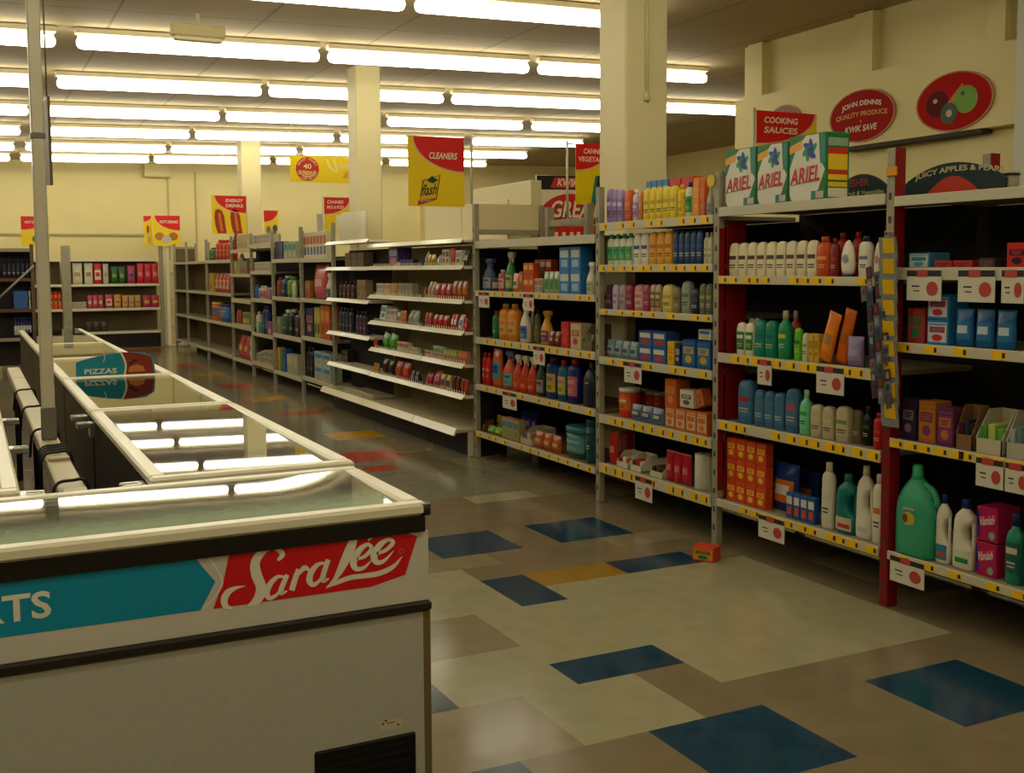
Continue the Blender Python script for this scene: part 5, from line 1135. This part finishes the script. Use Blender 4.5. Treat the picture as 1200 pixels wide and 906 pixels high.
# rear wall shelves (stock faces the camera side of the room)
RLIM = {'rear wall shelves': (1.785, 3.395), 'narrow rear bay behind pole': (.505, 1.615), 'dark unit past the pole': (kx0+.06, kx1-.06)}
def rear(where, zs, rows, Y=YG, names=None):
    for (si, xa, xb, yt, n, kind, name, look, cols) in rows:
        Yf = Y+.05; base = zs[si]-.0035; lx = RLIM.get(where)
        x0, z1 = onY(xa, yt, Yf); x1, z2 = onY(xb, yt, Yf)
        if lx: x0 = max(x0, lx[0]); x1 = min(x1, lx[1])
        W_ = (x1-x0)/n; h = (z1+z2)/2-base
        for k in range(n):
            w = W_*.94; d = min(w*DEP[kind], .2); x = x0+W_*(k+.5)
            place(kind, name, look, w, d, h, cols, (x, Yf+d/2, base), f'{SHELF[4][si]}, {where}', x, pi/2)
RW = 'rear wall shelves'
rear(RW, ZR_, [
 (1, 84, 96.5, 308, 1, 'bag', 'snack_bag', 'white bag with brown picture', ('c4bca0', 'c4bca0', 'a88a58')),
 (1, 98, 109, 308, 1, 'bag', 'snack_bag', 'white bag with red side', ('c0b8a0', 'c4bca4', '9a7a50')),
 (1, 109.5, 119, 308, 1, 'bag', 'snack_bag', 'red bag with white lettering', ('b82420', 'c8c0b0', 'b82420')),
 (1, 120, 127, 309, 1, 'bag', 'snack_bag', 'pale grey bag', ('b0a890', 'b0a890', '9a9078')),
 (1, 129.5, 147, 312, 2, 'bag', 'snack_bag', 'dark green bag', ('1c4a24', '2a5a2c', '7a8a3a')),
 (1, 148.5, 158.5, 311, 1, 'bag', 'snack_bag', 'pink and blue bag', ('94304a', 'a04058', '3a3a80')),
 (1, 160, 189.5, 308, 3, 'bag', 'snack_bag', 'bright red bag', ('b41c2c', 'b8303c', 'c86a70')),
 (2, 102, 121, 346, 3, 'bag', 'snack_bag', 'pink biscuit bag', ('a8344c', 'b85a60', 'c8a8a0')),
 (2, 123, 132, 345, 1, 'bag', 'snack_bag', 'red and white biscuit bag', ('b0404a', 'c8bca8', 'a83a40')),
 (2, 133, 142, 345, 1, 'bag', 'snack_bag', 'orange biscuit bag', ('b87a34', 'c89a50', 'a85a28')),
 (2, 143, 165, 346, 3, 'bag', 'snack_bag', 'sandy biscuit bag', ('b08848', 'b8945a', 'a86a3a')),
 (2, 167, 188, 346, 2, 'bag', 'snack_bag', 'magenta and yellow bag', ('a82848', 'b03a58', 'c0a038')),
 (2, 84, 101, 354, 3, 'pack', 'biscuit_pack', 'low pale pack', ('b0a68a', 'a89a78', '9a8a68')),
 (3, 100, 126, 377, 3, 'bag', 'cable_bag', 'dark crumpled bag', ('3a3020', '4a3c28', '2a2218')),
])
rear('narrow rear bay behind pole', ZR_, [(2, 57.5, 79, 342, 3, 'can', 'snack_tub', 'orange tub with dark face', ('c8501c', 'b8602a', '3a2a20', 'b03a18'))])
DK = 'dark unit past the pole'
rear(DK, zk, [
 (1, 2, 40, 304, 6, 'slim', 'wine_bottle', 'dark navy bottle', ('14182c', '1c2038', '2a2a3a', '14182c')),
 (2, 15, 33, 341, 1, 'box', 'drink_case', 'blue case', ('24508c', '2a5a94', '24508c')),
 (2, 33.5, 41, 341, 1, 'box', 'drink_case', 'white case with dark figures', ('c0b8a0', 'c0b8a0', '3a3a4a')),
 (3, 16, 41, 372, 6, 'slim', 'water_bottle', 'blue bottle with white base', ('1c2c68', 'b8b4a4', 'b8b4a4', '1c2c68')),
], YK)
a = onY(13, 318, YK+.05); b_ = onY(41, 318, YK+.05)
# carton dropped on the floor
fx, fy = onZ(828, 656, 0)
place('box', 'dropped_carton', 'small orange red carton', .12, .09, .075, ('c83a18', 'd88a28', '2f7a40'), (fx, fy, 0), 'floor beside the second post', 0, .5)

# labels that single each item out
seen = {}
for r, look, where, o in REG: seen.setdefault((look, where), []).append((o, r))
for (look, where), L in seen.items():
    L.sort(key=lambda p: p[0], reverse=True)
    for k, (o, r) in enumerate(L):
        if len(L) == 1: r['label'] = f'{look}, {where}'; del r['group']
        else: r['label'] = f'{look}, {ORD[k]} from near end, {where}' if 'rear' not in where and 'dark unit' not in where else f'{look}, {ORD[k]} from aisle end, {where}'

# strip of hanging packs clipped to the red post
cs = []
rn = random.Random(3)
yc = YP[1]-.01
for i in range(9):
    za = onX(1043, 276+i*24.2, XF-.05)[1]
    ya = onX(1031+(i > 6)*2, 285+i*24, XF-.05)[0]; yb_ = onX(1051+(i > 5)*1.5, 285+i*24, XF-.05)[0]
    r = thing('hanging_pack', (XF-.05, (ya+yb_)/2, za-.12), f'small grey blister pack with yellow ticket, {ORD[i]} from top of the red post strip', 'pack', 'packs on the hanging strip')
    q = MB(); q.slab([(XF-.04, ya, za-.112), (XF-.04, yb_, za-.112), (XF-.052, yb_, za-.006), (XF-.052, ya, za-.006)], (-.006, 0, -.001)); part('blister', q, [M('7f857e', .2)], r)
    q = MB(); w = ya-yb_; q.slab([(XF-.0515, ya-w*.25, za-.075), (XF-.0515, yb_+w*.1, za-.075), (XF-.0595, yb_+w*.1, za-.012), (XF-.0595, ya-w*.25, za-.012)], (-.0015, 0, 0)); part('ticket', q, [M('d4a80c', .4)], r)
st = thing('clip_strip', (XF-.03, yc, 1.0), 'narrow hanging strip holding the yellow ticketed packs on the red post', 'strip')
part('strip', MB().box(XF-.03, XF-.028, yc-.01, yc+.01, onX(1043, 495, XF-.03)[1], onX(1043, 270, XF-.03)[1]), [M('9a947c', .4)], st)
part('hook', MB().box(XF-.03, XF-.001, yc-.006, yc+.006, onX(1043, 276, XF-.03)[1], onX(1043, 272, XF-.03)[1]), [M('9a947c', .4)], st)
# second sloping cluster of dark sachets beside it
n = 0
for row in range(11):
    for c in range(3):
        px = 1018+c*8.5+row*1.2-(6 if row < 3 else 0); py = 326+row*14.2+c*6
        if px > 1047 or (row < 2 and c == 0): continue
        y, z = onX(px, py, XF-.035-.01*(c % 2))
        h = .075; X = XF-.035-.014*(c % 2)-.002*row
        colr = ('4c5664', '5c4444', '707a84')[(row+c) % 3]
        q = MB(); q.slab([(X, y+.016, z), (X, y-.014, z+.01), (X-.012, y-.018, z+h), (X-.012, y+.012, z+h-.008)], (-.004, 0, 0), 0)
        q.slab([(X-.0095, y+.006, z+h*.4), (X-.0095, y-.01, z+h*.44), (X-.0145, y-.012, z+h*.8), (X-.0145, y+.004, z+h*.76)], (-.0012, 0, 0), 1)
        solo('hanging_sachet', q, [M(colr, .2), M(('9a9aa0', '8a4a48', '3a4a6a')[(row*2+c) % 3], .25)], (X, y, z), f'dark glossy sachet, {ORD[c]} across in {ORD[row]} row of the dangling cluster', 'sachet', 'sachets dangling beside the red post')
        n += 1

# ---------------------------------------------------------------- signs
RED = 'cc140e'; YEL = 'e4c404'
def aisle_sign(px0, px1, py0, py1, Y, lines, label, curve='r', art=None, pole=None, th=.004, txtw=.62, redh=.46, name='aisle_sign', z_end=None, cx=.5, cyy=None):
    x0, zt = onY(px0, py0, Y); x1, _ = onY(px1, py0, Y); _, zb = onY((px0+px1)/2, py1, Y)
    w = x1-x0; h = zt-zb
    r = thing(name, ((x0+x1)/2, Y, zb), label, 'sign', 'hanging aisle signs')
    q = MB(); q.box(x0, x1, Y-th/2, Y+th/2, zb, zt); part('board', q, [M(YEL, .45)], r)
    f = lambda u, v, o=.001: (x0+u*w, Y-th/2-o, zb+v*h)
    q = MB(); v0 = 1-redh
    N = 14
    if curve == 'l':    # red sweeps from upper corner down to the far edge
        arc = [(.09+.91*(1-cos(pi/2*i/N)), 1-redh*sin(pi/2*i/N)) for i in range(N+1)]
    else:
        arc = [(.97-.97*(1-cos(pi/2*i/N)), 1-redh*sin(pi/2*i/N)) for i in range(N+1)]
    end = (1, 1) if curve == 'l' else (0, 1)
    q.poly([f(u, v) for u, v in arc]+[f(*end)], 0)
    q.stroke([(u, v, .022) for u, v in arc], lambda u, v: f(u, v, .0016), 1, 2)
    for k, s in enumerate(lines):
        vy = (1-redh*.42-(k-(len(lines)-1)/2)*redh*.3) if cyy is None else cyy-k*.1
        q.text(s, f((.6 if curve == 'l' else .38) if cx == .5 else cx, vy, .002), (1, 0, 0), (0, 0, 1), h*redh*.19, w*min(txtw, .1*len(s)), 2, .15)
    part('heading', q, [M(RED, .45), M('d8a088'), M('dcd0b4')], r)
    if art:
        q = MB(); mats = art(q, f, w, h); part('picture', q, mats, r)
    if pole:
        pxp, base_z = pole
        xp, _ = onY(pxp, py0, Y)
        q = MB(); q.tube([(xp, Y+.02, base_z), (xp, Y+.02, zt+.02)], .011, n=8); part('pole', q, [M('b8b09a', .3)], r)
        q = MB(); xe = x0 if xp > x1 else x1
        q.tube([(min(xp, x0), Y+.02, zt-.005), (max(xp, x1), Y+.02, zt-.005)], .008, n=6); part('arm', q, [M('b8b09a', .3)], r)
    return r
def art_flash(q, f, w, h):
    q.poly([f(.25, .37), f(.57, .46), f(.5, .1), f(.19, .06)], 0)
    q.poly([f(.27, .36, .0016), f(.55, .45, .0016), f(.485, .12, .0016), f(.2, .08, .0016)], 1)
    q.text('flash', f(.37, .24, .002), (1, 0, .12), (0, 0, 1), h*.16, w*.27, 0, .3)
    q.poly([f(.33, .36, .002), f(.38, .41, .002), f(.42, .44, .002), f(.46, .41, .002), f(.53, .38, .002), f(.43, .33, .002)], 2)
    q.poly([f(.17, .08, .0025), f(.5, .115, .0025), f(.47, .09, .0025), f(.28, .04, .0025), f(.16, .01, .0025)], 3)
    q.text('All-Purpose', f(.3, .075, .003), (1, 0, .1), (0, 0, 1), h*.022, w*.2, 4)
    return [M('3a3010'), M('d0ae10'), M('12402c'), M('b03018'), M('d8c8b0')]
def art_veg(q, f, w, h):
    q.poly([f(.55, .48), f(1, .48), f(1, .0), f(.42, .0)], 0); q.poly([f(.62, .48, .0016), f(1, .48, .0016), f(1, .0, .0016), f(.52, .0, .0016)], 1)
    q.text('Heinz', f(.82, .4, .002), (1, 0, 0), (0, 0, 1), h*.09, w*.3, 2)
    q.disc(f(.8, .16, .002), (1, 0, 0), (0, 0, 1), w*.2, h*.1, 3, 14)
    return [M('1f7a6a'), M('1c2a26'), M('c8c0a8'), M('b05a28')]
def art_bottles(c1, c2):
    def g(q, f, w, h):
        for k, u in enumerate((.22, .68)):
            pts = [(u-.12, .62), (u-.02, .66), (u+.08, .6), (u+.14, .45), (u+.17, .2), (u+.2, .02), (u-.06, .02), (u-.12, .2), (u-.15, .45)]
            q.poly([f(a, min(b, .96)) for a, b in pts], 0)
            q.poly([f(u-.04, .55, .0016), f(u+.03, .55, .0016), f(u+.1, .08, .0016), f(u+.02, .08, .0016)], 1)
        return [M(c1), M(c2)]
    return g
def art_blobs(cols):
    def g(q, f, w, h):
        for k, (u, v, c) in enumerate(cols): q.disc(f(u, v, .001+.0003*k), (1, 0, 0), (0, 0, 1), w*.17, h*.14, k, 12)
        return [M(c[2]) for c in cols]
    return g
aisle_sign(477.5, 543.5, 158.5, 242, 7.86, ['CLEANERS'], 'yellow and red hanging sign reading CLEANERS above the sweets gondola', 'l', art_flash, (553.5, 2.0), redh=.5, txtw=.5, cx=.62, cyy=.73)
aisle_sign(674.5, 716, 168, 240, 8.6, ['CANNED', 'VEGETABLES'], 'hanging sign reading CANNED VEGETABLES, partly behind the broad column', 'r', art_veg, (666, 1.9), redh=.44, txtw=.9, cx=.52)
aisle_sign(886.5, 957, 129, 200, 6.3, ['COOKING', 'SAUCES'], 'red and yellow sign reading COOKING SAUCES behind the green cartons', 'r', art_blobs([(.8, .35, '7a4a1c'), (.3, .25, '8a2a1c')]), (886, 1.9), redh=.56, txtw=.55, cx=.4)
aisle_sign(379.5, 411, 231, 275, 17.0, ['CANNED', 'MILK & PUDS'], 'red hanging sign reading CANNED MILK, beside the middle column', 'r', art_blobs([(.7, .4, '6a3a1c')]), (378.5, 1.5), redh=.46, txtw=.62, cx=.42)
aisle_sign(309, 326, 246.5, 279, 21, [], 'small far hanging sign with blue packets behind the second column', 'r', art_blobs([(.3, .3, '7a6a58'), (.75, .35, '2a4a78'), (.7, .12, '9a2c20')]), None, redh=.42, cx=.35)
s2_ = aisle_sign(247.5, 288, 229, 274.5, 16.6, ['ENERGY', 'DRINKS'], 'hanging sign reading ENERGY DRINKS with two red bottles pictured', 'l', art_bottles('a0301c', 'c8781c'), (288.5, 2.0), redh=.45, txtw=.5, cx=.66)
aisle_sign(178, 210.5, 252.5, 287.5, 21.8, ['SOFT DRINKS'], 'hanging sign reading SOFT DRINKS at the corner of the rear shelves', 'l', art_blobs([(.25, .3, 'b8762c'), (.75, .3, 'a8682a'), (.5, .2, 'b8b0a0')]), None, redh=.5, txtw=.66, cx=.6)
aisle_sign(168, 177.5, 253, 288, 21.9, [], 'narrow sliver of hanging sign with a red picture beside SOFT DRINKS', 'r', art_blobs([(.5, .55, 'b03a20'), (.6, .2, 'a8a090')]), None, redh=.2)
aisle_sign(24, 57, 253.5, 289, 18.2, ['HOT DRINKS'], 'hanging sign reading HOT DRINKS half hidden by the grey pole', 'r', art_blobs([(.55, .25, '1f6a5a'), (.7, .4, '2a5a6a')]), None, redh=.45, txtw=.6, cx=.45)
# long yellow anniversary banner
Yv = 15.2; x0, zt = onY(339.5, 181.5, Yv); x1, zb = onY(425, 215.5, Yv); w = x1-x0; h = zt-zb
r = thing('banner', ((x0+x1)/2, Yv, zb), 'long yellow banner with a round red birthday badge hung under the lights', 'sign')
part('board', MB().box(x0, x1, Yv, Yv+.004, zb, zt), [M(YEL, .5)], r)
q = MB(); f = lambda u, v, o=.001: (x0+u*w, Yv-o, zb+v*h)
c = (.235, .5); R_ = h*.45
q.disc(f(*c), (1, 0, 0), (0, 0, 1), R_, R_, 0, 32); q.ringband(f(*c, .002), (1, 0, 0), (0, 0, 1), R_*.62, R_*.7, 1, 24, pi*1.05, pi*1.95); q.disc(f(c[0], c[1]-.06, .0015), (1, 0, 0), (0, 0, 1), R_*.5, R_*.42, 2, 20, pi, 2*pi)
for tx, a0, up in (('GREAT YEARS', pi*.86, 1), ('OF LOW PRICES', pi*1.12, -1)):
    nn = len(tx)
    for i, chh in enumerate(tx):
        if chh == ' ': continue
        a = a0-up*(pi*.72)*i/(nn-1) if up > 0 else a0+(pi*.76)*i/(nn-1)
        o = Vector(f(*c, .002))+Vector((cos(a), 0, sin(a)))*R_*.83
        uy = Vector((cos(a), 0, sin(a)))*up; ux = Vector((sin(a), 0, -cos(a)))*up
        q.text(chh, o, ux, uy, R_*.17, None, 1)
q.text('40', f(c[0], c[1]+.1, .002), (1, 0, 0), (0, 0, 1), R_*.42, R_*.7, 1)
q.stroke([(.5, .9, .02), (.56, .55, .05), (.64, .42, .04), (.6, .9, .02)], lambda u, v: f(u, v), 3)
q.text('Birthday', f(.83, .66, .001), (1, 0, .08), (0, 0, 1), h*.26, w*.3, 1, .2); q.poly([f(.72, .2), f(.98, .2), f(.98, .45), f(.76, .45)], 4)
part('print', q, [M('b82818'), M('dccb9a'), M('d0a050'), M('e4d878'), M('d89a18')], r)
q = MB()
for u in (.03, .97): q.tube([(x0+u*w, Yv+.002, zt), (x0+u*w, Yv+.002, zc(x0)-.002)], .004, n=5)
part('hanger', q, [M('a89a70')], r)
# big board across the hall
Yv = 12.6; x0, zt = onY(629, 205, Yv); x1, zb = onY(712, 292, Yv); w = x1-x0; h = zt-zb
r = thing('wall_poster', ((x0+x1)/2, Yv, zb), 'large white board lettered GREAT on red, under a black KWIK SAVE band', 'poster')
part('board', MB().cbox(x0, x1, Yv, Yv+.04, zb, zt, .003), [M('d4cbaa', .5)], r); part('post', MB().box(x0+.1, x0+.16, Yv+.041, Yv+.1, 0, zt-.1).box(x1-.16, x1-.1, Yv+.041, Yv+.1, 0, zt-.1), [M('8a8470')], r)
q = MB(); f = lambda px, py, o=.001: (lambda p: (p[0], Yv-o, p[1]))(onY(px, py, Yv))
q.poly([f(629, 205.5), f(711.5, 207), f(711.5, 223), f(629, 222)], 0)
q.poly([f(650, 208, .0016), f(711.5, 209, .0016), f(711.5, 221, .0016), f(645, 220, .0016)], 1)
q.text('KWIK SAVE', f(677, 214.5, .0022), (1, 0, 0), (0, 0, 1), .1, .6, 2, .2)
q.poly([f(668+40*cos(a), 263+36*sin(a)) for a in [pi+pi*i/16 for i in range(17)]], 1)
q.text('GREAT!', f(678, 246.5, .0027), (1, 0, 0), (0, 0, 1), .225, .8, 3, .18); q.text('GREAT!', f(677, 245.5, .0033), (1, 0, 0), (0, 0, 1), .225, .8, 2, .18)
q.poly([f(637, 266), f(711, 264), f(711, 290), f(637, 291)], 1); [q.poly([f(a, 272, .002), f(a+4, 272, .002), f(a+3.4, 284, .002), f(a-.6, 284, .002)], 2) for a in (642, 650, 659, 668, 676, 684)]
part('print', q, [M('1c1a16'), M('c02018'), M('dcd2b8'), M('3a2c20')], r)
# oval produce signs on the fascia of the side wall
XO = XR-.135
def oval(px, py, hw, hh, sl, name, label, draw, tilt):
    y0, z0 = onX(px, py, XO); ya, _ = onX(px-hw, py, XO); yb_, _ = onX(px+hw, py, XO); _, za = onX(px, py-hh, XO)
    ry = (ya-yb_)/2; rz = za-z0; y0 = (ya+yb_)/2
    r = thing(name, (XO, y0, z0-rz), label, 'sign')
    P = [(XO+.0, y0+ry*cos(a), z0+rz*sin(a)) for a in [2*pi*i/40 for i in range(40)]]
    q = MB(); q.slab(P, (.014, 0, 0)); part('board', q, [M('b07a40', .5)], r)
    q = MB(); q.disc((XO-.001, y0, z0), (0, -1, 0), (0, 0, 1), ry*.955, rz*.955, 0, 40)
    f = lambda u, v, o=.002: (XO-o, y0-u*ry, z0+v*rz)
    mats = draw(q, f, ry, rz); part('print', q, mats, r); return r
def d_text(q, f, ry, rz):
    q.text('JOHN DENNIS', f(0, .46), (0, -1, 0), (0, 0, 1), rz*.25, ry*1.2, 1, 0, True, rz*.12)
    q.text('QUALITY PRODUCE', f(0, .06), (0, -1, 0), (0, 0, 1), rz*.22, ry*1.55, 2, 0, True, rz*.06)
    q.text('&', f(0, -.2), (0, -1, 0), (0, 0, 1), rz*.1, None, 2); q.text('KWIK SAVE', f(0, -.47), (0, -1, 0), (0, 0, 1), rz*.24, ry*.95, 1, .2)
    return [M('9c140a', .7, 0., .1), M('d8c8a8'), M('c89a1c')]
def d_fruit(q, f, ry, rz):
    q.disc(f(-.42, .0), (0, -1, 0), (0, 0, 1), ry*.3, rz*.44, 1, 24); q.disc(f(-.47, .1, .0025), (0, -1, 0), (0, 0, 1), ry*.06, rz*.08, 5, 12)
    q.poly([f(-.2, -.1, .0026), f(.02, .25, .0026), f(.22, .55, .0026), f(.25, .52, .0026), f(.2, .2, .0026), f(.05, -.15, .0026)], 2)
    q.disc(f(.33, .0, .003), (0, -1, 0), (0, 0, 1), ry*.29, rz*.46, 3, 24); q.disc(f(.24, .22, .0036), (0, -1, 0), (0, 0, 1), ry*.05, rz*.08, 4, 10)
    q.disc(f(-.1, -.38, .004), (0, -1, 0), (0, 0, 1), ry*.22, rz*.36, 4, 20); q.disc(f(-.1, -.38, .0046), (0, -1, 0), (0, 0, 1), ry*.08, rz*.13, 5, 12)
    return [M('a80e06', .7, 0., .1), M('5a0c12', .6, 0., .1), M('b0702c'), M('6a9a14'), M('2a4a2c'), M('c0a078')]
oval(1010.5, 135.5, 38.5, 31, 0, 'oval_sign', 'red oval sign lettered JOHN DENNIS QUALITY PRODUCE on the side wall', d_text, 0)
oval(1119, 118.5, 45.5, 35, 0, 'oval_sign', 'red oval sign picturing fruit and a kiwi on the side wall', d_fruit, 0)
oval(919, 150, 22, 27, 0, 'oval_sign', 'dull red oval sign mostly hidden behind COOKING SAUCES', lambda q, f, a, b: [M('8a4a38', .5)], 0)
# arched boards standing at the back of the top shelves
def arch_sign(px0, px1, pyb, pyt, X, lab, draw, zbase):
    y0, _ = onX(px0, pyb, X); y1, _ = onX(px1, pyb, X); zt = onX((px0+px1)/2, pyt, X)[1]; zb = zbase
    r = thing('arched_sign', (X, (y0+y1)/2, zb), lab, 'sign')
    w = y0-y1; h = zt-zb; f = lambda u, v, o=0.: (X-o, y0-u*w, zb+v*h)
    P = [f(0, 0), f(1, 0)]+[f(1-i/20, .45+.55*sin(pi*(i/20))**.8) for i in range(21)]
    q = MB(); q.slab(P, (.012, 0, 0)); part('board', q, [M('152a2c', .5)], r)
    q = MB(); mats = draw(q, f, w, h); part('print', q, mats, r); return r
def d_app(q, f, w, h):
    q.poly([f(.2+.62*i/16, .0+.62*sin(pi*i/16), .001) for i in range(17)], 0); q.poly([f(0, 0, .0015), f(1, 0, .0015), f(1, .08, .0015), f(0, .08, .0015)], 2)
    q.text('JUICY APPLES & PEARS', f(.56, .8, .002), (0, -1, 0), (0, 0, 1), h*.2, w*.86, 1, 0, True, h*.16); return [M('b0301c'), M('b8b080'), M('7a2c18')]
arch_sign(1058, 1178, 228, 190, XF+.5, 'dark green arched board reading JUICY APPLES & PEARS', d_app, 1.805)
def d_frt(q, f, w, h):
    q.poly([f(0, 0, .0015), f(1, 0, .0015), f(1, .12, .0015), f(0, .12, .0015)], 2)
    q.text('FRESHER', f(.4, .72, .002), (0, -1, 0), (0, 0, 1), h*.24, w*.5, 0); q.text('Fine Fruit & Vegetables', f(.48, .36, .002), (0, -1, 0), (0, 0, 1), h*.2, w*.88, 1, .1); return [M('a03a34'), M('b0ac84'), M('8a4a20')]
arch_sign(978, 1041, 236, 204, XF+.45, 'dark arched board about fruit and vegetables beside the third green carton', d_frt, 1.804)
x, y = XF+.55, onX(1184, 215, XF+.55)[0]
r = thing('storage_tin', (x, y, 1.788), 'small grey tin on the back of the red framed top shelf', 'tin')
zt = onX(1184, 203, x)[1]
part('body', MB().loft([(x, y, 1.788, .032, .032, 3), (x, y, zt-.01, .032, .032, 3)]), [M('8a8468', .4)], r); part('lid', MB().loft([(x, y, zt-.01, .036, .036, 3), (x, y, zt, .036, .036, 3)]), [M('2e2c24', .4)], r)
# ticket flags clipped to posts
y, z = onX(1046, 201, XF-.003); solo('shelf_ticket', MB().cbox(XF-.012, XF-.003, y-.03, y+.03, z-.02, z+.02, .003), [M('d08a14', .4)], (XF-.008, y, z), 'orange ticket clipped on the red post above the top shelf', 'ticket')
y, z = onX(834, 212, XF-.003); q = MB(); q.disc((XF-.009, y, z), (0, -1, 0), (0, 0, 1), .035, .035, 0, 8); q.slab([(XF-.006, y+.035*cos(a), z+.035*sin(a)) for a in [2*pi*i/9 for i in range(9)]], (.003, 0, 0))
solo('shelf_ticket', q, [M('d4b018', .4)], (XF-.006, y, z), 'yellow star ticket on the post beside the clear spray bottle', 'ticket')
# white rolls standing over the far end of the sweets gondola
for k, (px0, px1, pyt) in enumerate(((374, 389, 253), (395, 401.5, 253), (402, 428, 251))):
    X = XF+.085; ya, zt = onX(px0, pyt, X); yb_, _ = onX(px1, pyt, X); ya = min(ya, 11.455); zb = zR[0]-.007 if k else zR[0]-.007
    zb = max(zL[0]-.007, 1.6)
    if k == 0: continue
    place('roll', 'kitchen_roll', 'big white kitchen roll', (ya-yb_)*.97, min(.17, ya-yb_), zt-zb, ('d8d0b4',), (X, (ya+yb_)/2, zb), 'top of the sweets gondola', 0)['label'] = ['', 'narrow white kitchen roll pack on top of the sweets gondola, far end', 'wide white kitchen roll pack on top of the sweets gondola'][k]
